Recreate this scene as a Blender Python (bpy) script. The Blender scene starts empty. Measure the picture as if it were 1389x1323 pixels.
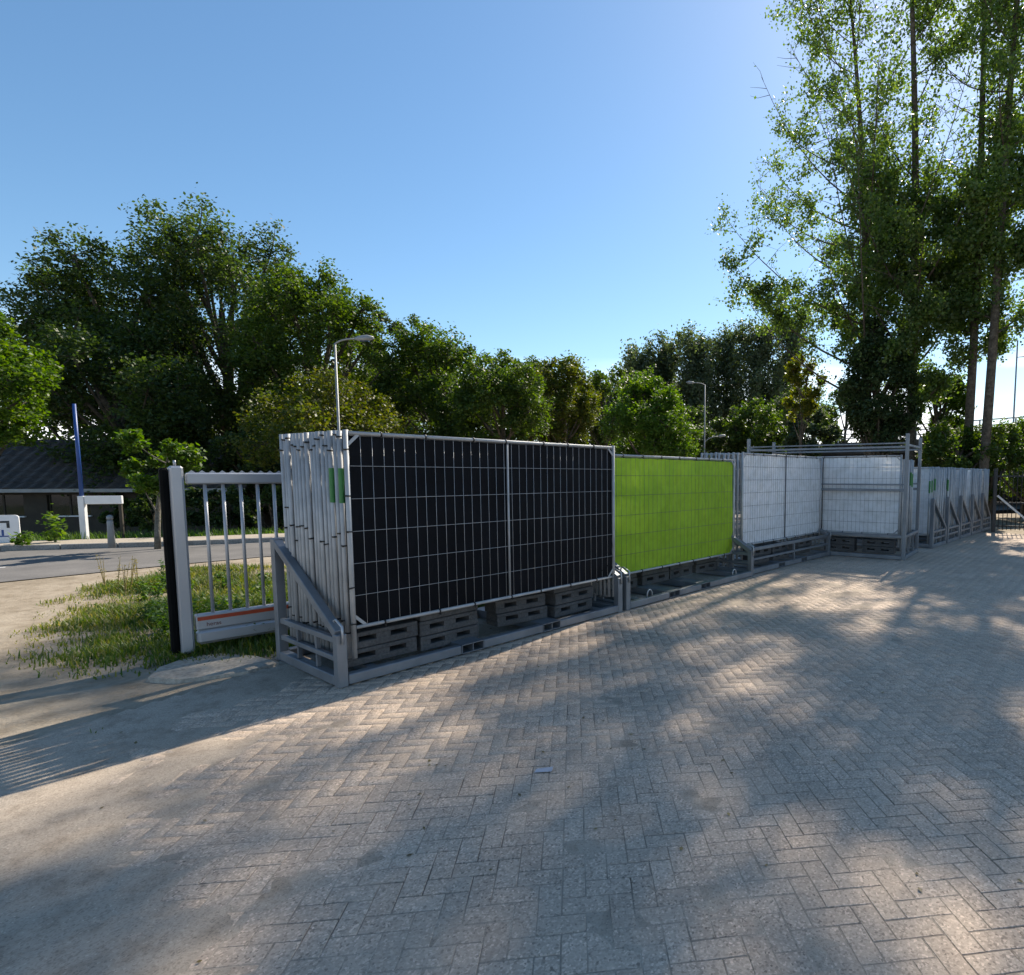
import bpy, math, random
import numpy as np
from mathutils import Vector

# ------------------------------------------------------------------ camera, sky, sun, exposure
SC = bpy.context.scene
COL = SC.collection
R = math.radians
W_PX, H_PX = 1389., 1323.
FPX, PPX, PPY, PITCH, EYE = 810., 885., 717., R(5.0), 1.8

cam_d = bpy.data.cameras.new('camera')
cam = bpy.data.objects.new('camera', cam_d)
COL.objects.link(cam)
cam_d.sensor_fit = 'HORIZONTAL'
cam_d.sensor_width = 36.
cam_d.lens = FPX / W_PX * 36.
cam_d.shift_x = -(PPX - W_PX / 2) / W_PX
cam_d.shift_y = (PPY - H_PX / 2) / W_PX
cam_d.clip_start = .05
cam_d.clip_end = 3000
cam.location = (0, 0, EYE)
cam.rotation_euler = (R(90) - PITCH, 0, 0)
SC.camera = cam

SUN_AZ, SUN_EL = R(29.5), R(42)
sdir = Vector((math.sin(SUN_AZ) * math.cos(SUN_EL), math.cos(SUN_AZ) * math.cos(SUN_EL), math.sin(SUN_EL)))
sun_d = bpy.data.lights.new('sun', 'SUN')
sun_d.energy = 4.0
sun_d.angle = R(.53)
sun_d.color = (1., .9, .76)
sun = bpy.data.objects.new('sun', sun_d)
COL.objects.link(sun)
sun.rotation_euler = (-sdir).to_track_quat('-Z', 'Y').to_euler()
sun.location = sdir * 60

world = bpy.data.worlds.new('World')
SC.world = world
world.use_nodes = True
wn, wl = world.node_tree.nodes, world.node_tree.links
wn.clear()
w_out = wn.new('ShaderNodeOutputWorld')
w_bg = wn.new('ShaderNodeBackground')
w_bg.inputs['Strength'].default_value = .105
sky = wn.new('ShaderNodeTexSky')
sky.sky_type = 'NISHITA'
sky.sun_disc = False
sky.sun_elevation = SUN_EL
sky.sun_rotation = SUN_AZ
sky.air_density = 1.0
sky.dust_density = .3
sky.ozone_density = 3.0
# a low bank of fair-weather cloud along the whole horizon
tc = wn.new('ShaderNodeTexCoord')
sep = wn.new('ShaderNodeSeparateXYZ')
wl.new(tc.outputs['Generated'], sep.inputs[0])
mp = wn.new('ShaderNodeMapping')
mp.inputs['Scale'].default_value = (1, 1, 3.2)
mp.inputs['Location'].default_value = (.35, 0, 0)
wl.new(tc.outputs['Generated'], mp.inputs[0])
nz = wn.new('ShaderNodeTexNoise')
nz.inputs['Scale'].default_value = 3.4
nz.inputs['Detail'].default_value = 7
wl.new(mp.outputs[0], nz.inputs['Vector'])
mr1 = wn.new('ShaderNodeMapRange')
for i, v in ((1, .44), (2, .56)): mr1.inputs[i].default_value = v
wl.new(nz.outputs['Fac'], mr1.inputs[0])
mr2 = wn.new('ShaderNodeMapRange')
for i, v in ((1, .09), (2, .19), (3, 1.), (4, 0.)): mr2.inputs[i].default_value = v
wl.new(sep.outputs['Z'], mr2.inputs[0])
mu = wn.new('ShaderNodeMath'); mu.operation = 'MULTIPLY'
wl.new(mr1.outputs[0], mu.inputs[0]); wl.new(mr2.outputs[0], mu.inputs[1])
mx = wn.new('ShaderNodeMix'); mx.data_type = 'RGBA'
wl.new(mu.outputs[0], mx.inputs[0])
hsv = wn.new('ShaderNodeHueSaturation'); hsv.inputs['Hue'].default_value = .493; hsv.inputs['Saturation'].default_value = 1.1; hsv.inputs['Value'].default_value = .78
wl.new(sky.outputs[0], hsv.inputs['Color'])
wl.new(hsv.outputs[0], mx.inputs[6])
mx.inputs[7].default_value = (9.5, 9.6, 10., 1)
wl.new(mx.outputs[2], w_bg.inputs['Color'])
wl.new(w_bg.outputs[0], w_out.inputs['Surface'])

SC.view_settings.view_transform = 'Standard'
SC.view_settings.look = 'None'
SC.view_settings.exposure = 1.02
SC.view_settings.gamma = 1
SC.render.engine = 'CYCLES'
SC.cycles.use_denoising = True
SC.cycles.denoiser = 'OPENIMAGEDENOISE'
SC.cycles.max_bounces = 6
SC.cycles.diffuse_bounces = 3
SC.cycles.glossy_bounces = 3
SC.cycles.transmission_bounces = 4
SC.cycles.transparent_max_bounces = 4
SC.cycles.caustics_reflective = False
SC.cycles.caustics_refractive = False

# ------------------------------------------------------------------ pixel helpers (a pixel gives only a direction)
def ray(x, y):
    a, c = (x - PPX) / FPX, (PPY - y) / FPX
    return np.array([a, math.cos(PITCH) + c * math.sin(PITCH), -math.sin(PITCH) + c * math.cos(PITCH)])
def on_ground(x, y, z=0.):
    d = ray(x, y); t = (z - EYE) / d[2]
    return np.array([0, 0, EYE]) + d * t
def at_depth(x, y, Y):
    d = ray(x, y)
    return np.array([0, 0, EYE]) + d * (Y / d[1])

# ------------------------------------------------------------------ object helpers
def tag(o, label=None, cat=None, group=None, kind=None):
    if label: o['label'] = label
    if cat: o['category'] = cat
    if group: o['group'] = group
    if kind: o['kind'] = kind
    return o
def empty(name, loc, rz=0., label=None, cat=None, group=None):
    o = bpy.data.objects.new(name, None)
    COL.objects.link(o)
    o.location = loc
    o.rotation_euler = (0, 0, rz)
    o.empty_display_size = .2
    return tag(o, label, cat, group)
def link(name, me, parent=None, loc=(0, 0, 0), rot=(0, 0, 0)):
    o = bpy.data.objects.new(name, me)
    COL.objects.link(o)
    o.parent = parent
    o.location = loc
    o.rotation_euler = rot
    return o
def copy_tree(o, parent=None):
    c = o.copy()
    COL.objects.link(c)
    c.parent = parent
    for ch in list(o.children):
        copy_tree(ch, c)
    return c

class MB:
    """collects shapes; build() links them as ONE mesh object"""
    def __init__(s): s.v, s.f, s.sm = [], [], []
    def add(s, vs, fs, smooth=False):
        b = len(s.v)
        s.v += [tuple(p) for p in vs]
        s.f += [tuple(i + b for i in f) for f in fs]
        s.sm += [smooth] * len(fs)
        return s
    def box(s, a, b, bev=0.):
        x0, y0, z0 = (min(p, q) for p, q in zip(a, b)); x1, y1, z1 = (max(p, q) for p, q in zip(a, b))
        if bev <= 0:
            vs = [(x0, y0, z0), (x1, y0, z0), (x1, y1, z0), (x0, y1, z0), (x0, y0, z1), (x1, y0, z1), (x1, y1, z1), (x0, y1, z1)]
            return s.add(vs, [(3, 2, 1, 0), (4, 5, 6, 7), (0, 1, 5, 4), (1, 2, 6, 5), (2, 3, 7, 6), (3, 0, 4, 7)])
        vs, idx = [], {}
        for i, x in enumerate((x0, x1)):
            for j, y in enumerate((y0, y1)):
                for k, z in enumerate((z0, z1)):
                    for ax in range(3):
                        p = [x, y, z]
                        for q, sg in enumerate((i, j, k)):
                            if q != ax: p[q] += bev * (1 if sg == 0 else -1)
                        idx[i, j, k, ax] = len(vs); vs.append(p)
        fs = []
        for ax in range(3):
            for sd in (0, 1):
                q = []
                for a2, b2 in ((0, 0), (1, 0), (1, 1), (0, 1)):
                    c = [a2, b2]; c.insert(ax, sd); q.append(idx[c[0], c[1], c[2], ax])
                flip = (sd == 0) ^ (ax == 1)
                fs.append(tuple(reversed(q)) if flip else tuple(q))
        for ax in range(3):
            o1, o2 = [t for t in range(3) if t != ax]
            for s1 in (0, 1):
                for s2 in (0, 1):
                    def g(sa, face):
                        c = [0, 0, 0]; c[ax] = sa; c[o1] = s1; c[o2] = s2
                        return idx[c[0], c[1], c[2], face]
                    fs.append((g(0, o1), g(1, o1), g(1, o2), g(0, o2)))
        for i in (0, 1):
            for j in (0, 1):
                for k in (0, 1):
                    fs.append((idx[i, j, k, 0], idx[i, j, k, 1], idx[i, j, k, 2]))
        return s.add(vs, fs)
    def bar(s, p0, p1, w, h, up=(0, 0, 1), bev=0.):
        p0, p1 = Vector(p0), Vector(p1)
        d = p1 - p0; L = d.length; d.normalize()
        side = d.cross(Vector(up))
        if side.length < 1e-4: side = d.cross(Vector((0, 1, 0)))
        side.normalize(); upv = side.cross(d)
        m = MB().box((0, -w / 2, -h / 2), (L, w / 2, h / 2), bev)
        return s.add([p0 + d * x + side * y + upv * z for x, y, z in m.v], m.f)
    def tube(s, pts, r, n=8, cap=True, smooth=True):
        pts = [Vector(p) for p in pts]
        if not hasattr(r, '__len__'): r = [r] * len(pts)
        vs, fs = [], []
        ref = None
        for i, p in enumerate(pts):
            d = (pts[min(i + 1, len(pts) - 1)] - pts[max(i - 1, 0)])
            d.normalize()
            if ref is None:
                ref = d.orthogonal().normalized()
            a = (ref - d * ref.dot(d))
            if a.length < 1e-5: a = d.orthogonal()
            a.normalize(); ref = a
            b = d.cross(a)
            for k in range(n):
                t = 2 * math.pi * k / n
                vs.append(p + (a * math.cos(t) + b * math.sin(t)) * r[i])
        for i in range(len(pts) - 1):
            for k in range(n):
                fs.append((i * n + k, i * n + (k + 1) % n, (i + 1) * n + (k + 1) % n, (i + 1) * n + k))
        s.add(vs, fs, smooth)
        if cap:
            b0 = len(s.v) - len(vs)
            s.f += [tuple(reversed(range(b0, b0 + n))), tuple(range(len(s.v) - n, len(s.v)))]
            s.sm += [False, False]
        return s
    def mesh(s, name, mat):
        me = bpy.data.meshes.new(name)
        me.from_pydata([tuple(p) for p in s.v], [], s.f)
        me.polygons.foreach_set('use_smooth', s.sm)
        me.materials.append(mat)
        me.update()
        return me
    def build(s, name, mat, parent=None, loc=(0, 0, 0), rot=(0, 0, 0)):
        return link(name, s.mesh(name, mat), parent, loc, rot)

def np_mesh(name, co, quads, mat, smooth=False, tri=False):
    """fast mesh from arrays: co (n,3), quads (m,4) or (m,3)"""
    me = bpy.data.meshes.new(name)
    k = quads.shape[1]
    me.vertices.add(len(co)); me.vertices.foreach_set('co', np.ascontiguousarray(co, dtype=np.float32).ravel())
    me.loops.add(quads.size); me.loops.foreach_set('vertex_index', np.ascontiguousarray(quads, dtype=np.int32).ravel())
    me.polygons.add(len(quads)); me.polygons.foreach_set('loop_start', np.arange(0, quads.size, k, dtype=np.int32))
    if smooth: me.polygons.foreach_set('use_smooth', np.ones(len(quads), dtype=bool))
    me.materials.append(mat)
    me.update(calc_edges=True)
    return me

# ------------------------------------------------------------------ materials
def new_mat(name):
    m = bpy.data.materials.new(name); m.use_nodes = True
    nt = m.node_tree
    return m, nt, nt.nodes['Principled BSDF']
def rgba(c): return (c[0], c[1], c[2], 1)
def ramp(nt, fac, stops):
    r = nt.nodes.new('ShaderNodeValToRGB')
    e = r.color_ramp.elements
    while len(e) < len(stops): e.new(.5)
    for i, (p, c) in enumerate(stops):
        e[i].position = p; e[i].color = rgba(c)
    nt.links.new(fac, r.inputs[0])
    return r.outputs[0]
def noise(nt, scale, detail=4, rough=.55, vec=None):
    n = nt.nodes.new('ShaderNodeTexNoise')
    n.inputs['Scale'].default_value = scale; n.inputs['Detail'].default_value = detail; n.inputs['Roughness'].default_value = rough
    if vec is None: vec = geo(nt).outputs['Position']
    nt.links.new(vec, n.inputs['Vector'])
    return n.outputs['Fac']
def geo(nt):
    for n in nt.nodes:
        if n.type == 'NEW_GEOMETRY': return n
    return nt.nodes.new('ShaderNodeNewGeometry')
def mixc(nt, fac, a, b, mode='MIX'):
    m = nt.nodes.new('ShaderNodeMix'); m.data_type = 'RGBA'; m.blend_type = mode
    for sock, v in ((0, fac), (6, a), (7, b)):
        if isinstance(v, (int, float)): m.inputs[sock].default_value = v
        elif isinstance(v, tuple): m.inputs[sock].default_value = rgba(v)
        else: nt.links.new(v, m.inputs[sock])
    return m.outputs[2]
def bump(nt, h, strength, dist, bs):
    b = nt.nodes.new('ShaderNodeBump')
    b.inputs['Strength'].default_value = strength; b.inputs['Distance'].default_value = dist
    nt.links.new(h, b.inputs['Height']); nt.links.new(b.outputs[0], bs.inputs['Normal'])
def surf(name, c0, c1, scale=6., rough=.6, metal=0., spec=.5, fine=None, bmp=None):
    m, nt, bs = new_mat(name)
    col = ramp(nt, noise(nt, scale, 5), [(.3, c0), (.7, c1)])
    if fine:
        col = mixc(nt, .5, col, ramp(nt, noise(nt, fine, 3), [(.3, (.25,) * 3), (.7, (.85,) * 3)]), 'OVERLAY')
    nt.links.new(col, bs.inputs['Base Color'])
    bs.inputs['Roughness'].default_value = rough; bs.inputs['Metallic'].default_value = metal
    bs.inputs['Specular IOR Level'].default_value = spec
    if bmp: bump(nt, noise(nt, bmp[0], 4), bmp[1], bmp[2], bs)
    return m
def leaf_mat(name, cols, trans=.42, rough=.5, spec=.35):
    m, nt, bs = new_mat(name)
    g = geo(nt)
    n = len(cols)
    c = ramp(nt, g.outputs['Random Per Island'], [(i / (n - 1), cc) for i, cc in enumerate(cols)])
    c = mixc(nt, .45, c, ramp(nt, noise(nt, .55, 3), [(.35, (.3,) * 3), (.65, (.72,) * 3)]), 'OVERLAY')
    nt.links.new(c, bs.inputs['Base Color'])
    bs.inputs['Roughness'].default_value = rough
    bs.inputs['Specular IOR Level'].default_value = spec
    t = nt.nodes.new('ShaderNodeBsdfTranslucent')
    c2 = mixc(nt, 1., c, (1.0, 1.0, .42), 'MULTIPLY')
    hs = nt.nodes.new('ShaderNodeHueSaturation'); hs.inputs['Value'].default_value = 1.7; hs.inputs['Saturation'].default_value = 1.1
    nt.links.new(c2, hs.inputs['Color'])
    nt.links.new(hs.outputs[0], t.inputs['Color'])
    ms = nt.nodes.new('ShaderNodeMixShader'); ms.inputs[0].default_value = trans
    nt.links.new(bs.outputs[0], ms.inputs[1]); nt.links.new(t.outputs[0], ms.inputs[2])
    nt.links.new(ms.outputs[0], nt.nodes['Material Output'].inputs['Surface'])
    return m

M = {}
M['galv'] = surf('galvanised_steel', (.33, .35, .37), (.46, .48, .50), 9, .42, .55, .5)
M['galv_dull'] = surf('galvanised_weathered', (.16, .175, .195), (.25, .27, .29), 3.5, .5, .5, .5)
M['tube'] = surf('galvanised_tube', (.34, .35, .355), (.48, .485, .485), 6, .58, .25, .4, bmp=(60, .15, .004))
M['wire'] = surf('wire', (.40, .41, .42), (.54, .55, .56), 9, .5, .25)
M['black_cloth'] = surf('black_banner_cloth', (.0025, .003, .005), (.006, .007, .010), 2.2, .55, 0, .10, bmp=(9, .6, .02))
M['shaded_wire'] = surf('wire_in_shade', (.10, .105, .11), (.17, .175, .18), 9, .5, .3)  # same wire with its shaded look on pale cloth put into the colour
M['block'] = surf('recycled_plastic_block', (.060, .060, .060), (.105, .103, .10), 4, .8, 0, .3, fine=50, bmp=(45, .35, .006))
M['tie'] = surf('black_tie', (.01,) * 3, (.02,) * 3, 5, .5)
M['green_sticker'] = surf('green_sticker', (.03, .16, .04), (.045, .22, .055), 20, .5)
M['alu'] = surf('aluminium', (.43, .435, .45), (.51, .515, .53), 1.5, .42, .4, .4)
M['rubber'] = surf('black_rubber', (.004,) * 3, (.008,) * 3, 6, .85, 0, .1)
M['orange'] = surf('orange_red_stripe', (.42, .06, .025), (.52, .08, .03), 5, .4)
M['text'] = surf('dark_red_lettering', (.12, .02, .02), (.15, .03, .03), 5, .5)
M['white'] = surf('white_paint', (.70, .71, .72), (.80, .80, .80), 3, .5)
M['blue'] = surf('blue_paint', (.010, .05, .21), (.016, .07, .27), 3, .45)
M['dark_steel'] = surf('dark_steel', (.012, .014, .016), (.03, .032, .035), 5, .5, .2)
M['bark'] = surf('bark', (.045, .038, .028), (.13, .11, .085), 7, .9, 0, .2, fine=22, bmp=(18, .8, .04))
M['bark_pale'] = surf('bark_pale', (.09, .082, .068), (.21, .195, .16), 6, .9, 0, .2, fine=18, bmp=(16, .8, .04))
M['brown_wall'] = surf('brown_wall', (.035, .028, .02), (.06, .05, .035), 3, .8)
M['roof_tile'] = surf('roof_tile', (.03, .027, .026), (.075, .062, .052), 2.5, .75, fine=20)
M['concrete'] = surf('concrete', (.20, .19, .175), (.33, .315, .29), 2.2, .85, 0, .3, fine=30, bmp=(30, .4, .01))
M['fascia'] = surf('weathered_concrete', (.055, .052, .05), (.10, .095, .09), .8, .85, 0, .3, fine=10)
M['asphalt'] = surf('asphalt', (.115, .11, .105), (.175, .165, .155), 1.2, .85, 0, .3, fine=70, bmp=(120, .3, .004))
M['pave_far'] = surf('pale_paving', (.30, .26, .21), (.40, .35, .28), 1.6, .85, 0, .3, fine=30)
M['road_line'] = surf('road_line', (.45, .45, .43), (.62, .62, .60), 3, .7)
M['glass'] = surf('window_glass', (.01, .012, .014), (.02, .022, .025), 2, .08, 0, .6)
M['paper'] = surf('paper', (.36, .37, .42), (.45, .46, .50), 20, .7)
M['lamp_pole'] = surf('lamp_pole_paint', (.24, .25, .25), (.33, .34, .34), 3, .55, .2)
M['car_paint'] = surf('car_paint', (.06, .08, .11), (.07, .09, .12), 2, .2, .5)
M['tyre'] = surf('tyre', (.01,) * 3, (.02,) * 3, 5, .8)

def banner_mat(name, c0, c1, trans):
    m, nt, bs = new_mat(name)
    col = ramp(nt, noise(nt, 1.3, 4), [(.3, c0), (.7, c1)])
    dirt = ramp(nt, noise(nt, 7, 5), [(.35, (.86, .86, .84)), (.6, (1, 1, 1))])
    col = mixc(nt, 1., col, dirt, 'MULTIPLY')
    nt.links.new(col, bs.inputs['Base Color'])
    bs.inputs['Roughness'].default_value = .55
    bs.inputs['Specular IOR Level'].default_value = .25
    t = nt.nodes.new('ShaderNodeBsdfTranslucent'); nt.links.new(col, t.inputs['Color'])
    ms = nt.nodes.new('ShaderNodeMixShader'); ms.inputs[0].default_value = trans
    nt.links.new(bs.outputs[0], ms.inputs[1]); nt.links.new(t.outputs[0], ms.inputs[2])
    nt.links.new(ms.outputs[0], nt.nodes['Material Output'].inputs['Surface'])
    return m
M['green_cloth'] = banner_mat('green_banner_cloth', (.40, .63, .036), (.47, .71, .05), .38)
M['white_cloth'] = banner_mat('white_banner_cloth', (.84, .86, .88), (.90, .91, .92), .2)

# pavers: grey-brown concrete with pale aggregate specks, each stone its own shade
def paver_material():
    m, nt, bs = new_mat('paver_concrete')
    g = geo(nt)
    oi = nt.nodes.new('ShaderNodeObjectInfo')
    ad = nt.nodes.new('ShaderNodeMath'); ad.operation = 'ADD'
    nt.links.new(g.outputs['Random Per Island'], ad.inputs[0]); nt.links.new(oi.outputs['Random'], ad.inputs[1])
    fr = nt.nodes.new('ShaderNodeMath'); fr.operation = 'FRACT'; nt.links.new(ad.outputs[0], fr.inputs[0])
    base = ramp(nt, fr.outputs[0], [(0., (.43, .338, .262)), (.5, (.465, .368, .286)), (1., (.495, .394, .308))])
    big = ramp(nt, noise(nt, .9, 5, .6), [(.33, (.42,) * 3), (.67, (.58,) * 3)])
    c = mixc(nt, .8, base, big, 'OVERLAY')
    v = nt.nodes.new('ShaderNodeTexVoronoi'); v.inputs['Scale'].default_value = 112
    nt.links.new(g.outputs['Position'], v.inputs['Vector'])
    sp = ramp(nt, v.outputs['Color'], [(.0, (.16,) * 3), (.3, (.44,) * 3), (.7, (.55,) * 3), (1., (.88,) * 3)])
    c = mixc(nt, .95, c, sp, 'OVERLAY')
    # drifted sand film
    dust = ramp(nt, noise(nt, 1.7, 6, .65), [(.42, (0, 0, 0)), (.75, (.6,) * 3)])
    c = mixc(nt, dust, c, (.46, .375, .292))
    nt.links.new(c, bs.inputs['Base Color'])
    bs.inputs['Roughness'].default_value = .85; bs.inputs['Specular IOR Level'].default_value = .25
    bump(nt, noise(nt, 210, 5, .75), .45, .006, bs)
    return m
M['paver'] = paver_material()
def sand_material():
    m, nt, bs = new_mat('joint_sand')
    c = ramp(nt, noise(nt, 1.1, 6, .6), [(.3, (.36, .295, .23)), (.7, (.46, .385, .305))])
    v = nt.nodes.new('ShaderNodeTexVoronoi'); v.inputs['Scale'].default_value = 150
    nt.links.new(geo(nt).outputs['Position'], v.inputs['Vector'])
    sp = ramp(nt, v.outputs['Color'], [(.0, (.22,) * 3), (.4, (.5,) * 3), (.85, (.55,) * 3), (1., (.9,) * 3)])
    c = mixc(nt, .7, c, sp, 'OVERLAY')
    dk = ramp(nt, noise(nt, 5, 5, .7), [(.32, (.62, .60, .58)), (.52, (1, 1, 1))])
    c = mixc(nt, .8, c, dk, 'MULTIPLY')
    sx3 = nt.nodes.new('ShaderNodeSeparateXYZ'); nt.links.new(geo(nt).outputs['Position'], sx3.inputs[0])
    mrz = nt.nodes.new('ShaderNodeMapRange')          # dark silt lies in the joints, dry sand on top of the stones
    for i_, v_ in ((1, -.0045), (2, -.0010), (3, 1.), (4, 0.)): mrz.inputs[i_].default_value = v_
    nt.links.new(sx3.outputs['Z'], mrz.inputs[0])
    c = mixc(nt, mrz.outputs[0], c, (.16, .130, .104))
    nt.links.new(c, bs.inputs['Base Color'])
    bs.inputs['Roughness'].default_value = .95; bs.inputs['Specular IOR Level'].default_value = .15
    bump(nt, noise(nt, 90, 5, .7), .5, .008, bs)
    return m
M['sand'] = sand_material()
def soil_material():
    m, nt, bs = new_mat('soil_ground')
    c = ramp(nt, noise(nt, .5, 6, .6), [(.3, (.24, .195, .14)), (.5, (.34, .285, .215)), (.72, (.42, .36, .28))])
    dk = ramp(nt, noise(nt, 3.2, 6, .7), [(.35, (.6, .57, .52)), (.55, (1, 1, 1))])
    c = mixc(nt, .8, c, dk, 'MULTIPLY')
    nt.links.new(c, bs.inputs['Base Color'])
    bs.inputs['Roughness'].default_value = .95; bs.inputs['Specular IOR Level'].default_value = .15
    bump(nt, noise(nt, 25, 6, .7), .6, .03, bs)
    return m
M['soil'] = soil_material()

L_ = {
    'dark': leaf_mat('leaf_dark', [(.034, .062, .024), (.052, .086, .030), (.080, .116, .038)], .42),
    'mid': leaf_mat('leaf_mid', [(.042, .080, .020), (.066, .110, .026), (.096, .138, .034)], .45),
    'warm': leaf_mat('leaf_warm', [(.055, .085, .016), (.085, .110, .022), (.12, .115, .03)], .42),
    'bright': leaf_mat('leaf_bright', [(.055, .115, .018), (.08, .145, .025), (.115, .17, .035)], .48),
    'poplar': leaf_mat('leaf_poplar', [(.062, .112, .040), (.095, .150, .050), (.138, .190, .064)], .56, .4, .45),
    'grey': leaf_mat('leaf_greygreen', [(.055, .082, .045), (.075, .105, .06), (.10, .13, .08)], .42),
    'yellow': leaf_mat('leaf_yellow', [(.08, .11, .02), (.12, .14, .026), (.19, .18, .03)], .5),
    'ivy': leaf_mat('leaf_ivy', [(.030, .055, .024), (.042, .072, .03), (.06, .092, .038)], .35),
    'grass': leaf_mat('grass_blade', [(.045, .095, .016), (.07, .125, .022), (.10, .15, .03), (.17, .18, .05)], .4),
    'straw': leaf_mat('straw_blade', [(.10, .14, .035), (.17, .18, .06), (.30, .26, .12)], .38),
    'weed': leaf_mat('weed_leaf', [(.05, .11, .02), (.075, .14, .028), (.10, .165, .035)], .42),
    'dry': leaf_mat('dry_stem', [(.22, .19, .08), (.30, .25, .11)], .3),
    'litter': leaf_mat('fallen_leaf', [(.10, .075, .04), (.16, .12, .05), (.22, .18, .07)], .2),
}

rng = np.random.default_rng(11)
random.seed(4)

# ------------------------------------------------------------------ ground, road, yard
def fbm(x, y, seed, scale, octs=4):
    r = np.random.default_rng(seed)
    out = np.zeros_like(x, dtype=float); amp = 1.; tot = 0.
    for o in range(octs):
        acc = np.zeros_like(out)
        for k in range(7):
            a = r.uniform(0, 2 * math.pi); f = scale * (2 ** o) * r.uniform(.7, 1.4); ph = r.uniform(0, 6.28)
            acc += np.sin((x * math.cos(a) + y * math.sin(a)) * f + ph)
        out += acc / 7 * 2.2 * amp; tot += amp; amp *= .55
    return out / tot
def sstep(a, b, v):
    t = np.clip((v - a) / (b - a), 0, 1)
    return t * t * (3 - 2 * t)
def far_side(x, y):                     # metres beyond the far edge of the road
    return (x + 15.7) * -.342 + (y - 14.27) * .94
def terrain(x, y):
    x = np.asarray(x, float); y = np.asarray(y, float)
    return -.75 * sstep(2.2, 9., far_side(x, y))

U = np.array([math.sin(R(38)), math.cos(R(38))])       # along the row of racks
BK = np.array([-U[1], U[0]])                            # away from the yard, behind the racks
ORD = ['first', 'second', 'third', 'fourth', 'fifth', 'sixth', 'seventh', 'eighth', 'ninth', 'tenth', 'eleventh', 'twelfth', 'thirteenth', 'fourteenth', 'fifteenth', 'sixteenth']
A0 = np.array([-2.66, 4.93])                            # nearest front corner of the row
def row_coords(x, y):
    return (x - A0[0]) * U[0] + (y - A0[1]) * U[1], (x - A0[0]) * BK[0] + (y - A0[1]) * BK[1]
def in_yard(x, y, grow=0.):
    al, bk = row_coords(x, y)
    lim = np.where(al < 0, 1.15 + .25 * np.maximum(al, -3.), 1.6)
    return (bk < lim + grow) & (al < 19.5 + grow) & (x > -8 - grow) & (y > -3.5) & (x < .62 * np.maximum(y, 0) + 4.2)

gx = np.concatenate([[-900, -300, -120, -60, -35, -24], np.arange(-20, -2.9, .14), np.arange(-2.4, 15, 1.2), [18, 26, 40, 80, 200, 900]])
gy = np.concatenate([[-300, -100, -30, -8], np.arange(-2, 16, .2), np.arange(16.5, 34, .8), [40, 60, 120, 300, 900]])
X, Y = np.meshgrid(gx, gy)
rough = .035 * fbm(X, Y, 3, 1.6) + .02 * fbm(X, Y, 5, 6., 2)
Z = terrain(X, Y) + np.where(in_yard(X, Y, -.25), -.05, np.where((X > -20) & (X < -2.5) & (Y < 16), rough * .6 * sstep(-9., -7.4, X) * sstep(11.5, 9.5, Y) - .012, -.02))
n1, n0 = X.shape
idx = np.arange(n1 * n0).reshape(n1, n0)
Q = np.stack([idx[:-1, :-1], idx[:-1, 1:], idx[1:, 1:], idx[1:, :-1]], -1).reshape(-1, 4)
g = link('ground', np_mesh('ground', np.stack([X, Y, Z], -1).reshape(-1, 3), Q, M['soil'], True))
tag(g, kind='structure')

near_edge = [(-60, -34), (-18, 2), (-11.1, 10.05), (-9.65, 12.2), (-8.7, 13.3), (-5, 15.6), (2, 19.6), (12, 27.4), (40, 46), (90, 78)]
far_edge = [(-60, -2), (-24, 11.6), (-15.7, 14.27), (-12.35, 15.3), (-10.4, 16.3), (-4, 19.6), (2, 23.2), (12, 31), (40, 50), (90, 82)]
def strip(name, a, b, z, mat, parent=None, thick=0.):
    m = MB()
    n = len(a)
    vs = [(p[0], p[1], z) for p in a] + [(p[0], p[1], z) for p in b]
    m.add(vs, [(i, i + 1, n + i + 1, n + i) for i in range(n - 1)])
    if thick:
        k = len(vs)
        m.add([(p[0], p[1], z - thick) for p in a] + [(p[0], p[1], z) for p in a], [(i, i + 1, n + i + 1, n + i) for i in range(n - 1)])
    return m.build(name, mat, parent)
def resample(pl, step):
    out = []
    for (x0, y0), (x1, y1) in zip(pl[:-1], pl[1:]):
        L = math.hypot(x1 - x0, y1 - y0); k = max(1, int(L / step))
        out += [(x0 + (x1 - x0) * i / k, y0 + (y1 - y0) * i / k) for i in range(k)]
    return out + [pl[-1]]
def offset(pl, d):
    out = []
    for i, p in enumerate(pl):
        a, b = pl[max(i - 1, 0)], pl[min(i + 1, len(pl) - 1)]
        tx, ty = b[0] - a[0], b[1] - a[1]; l = math.hypot(tx, ty)
        out.append((p[0] - ty / l * d, p[1] + tx / l * d))
    return out
road = strip('road', near_edge, far_edge, .004, M['asphalt']); tag(road, kind='structure')
mid_line = [((a[0] * .62 + b[0] * .38), (a[1] * .62 + b[1] * .38)) for a, b in zip(near_edge, far_edge)]
for t0 in (0., .42, .84):
    a = np.array(mid_line[1]) * (1 - t0) + np.array(mid_line[2]) * t0
    dv = np.array(mid_line[2]) - np.array(mid_line[1]); dv /= np.linalg.norm(dv)
    b = a + dv * 1.6; nrm = np.array([-dv[1], dv[0]]) * .06
    link('lane_mark', MB().add([(*(a - nrm), .009), (*(b - nrm), .009), (*(b + nrm), .009), (*(a + nrm), .009)], [(0, 1, 2, 3)]).mesh('lane_mark', M['road_line']), road)
pav_in = offset(far_edge, .12); pav_out = offset(far_edge, 1.55)
side = strip('far_pavement', pav_in, pav_out, .105, M['pave_far'], None, .1); tag(side, kind='structure')
ks = MB().box((0, -.055, -.1), (.985, .055, .125), .012).mesh('kerb_stone', M['concrete'])
kp = resample(offset(far_edge[1:6], .06), 1.)
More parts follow.
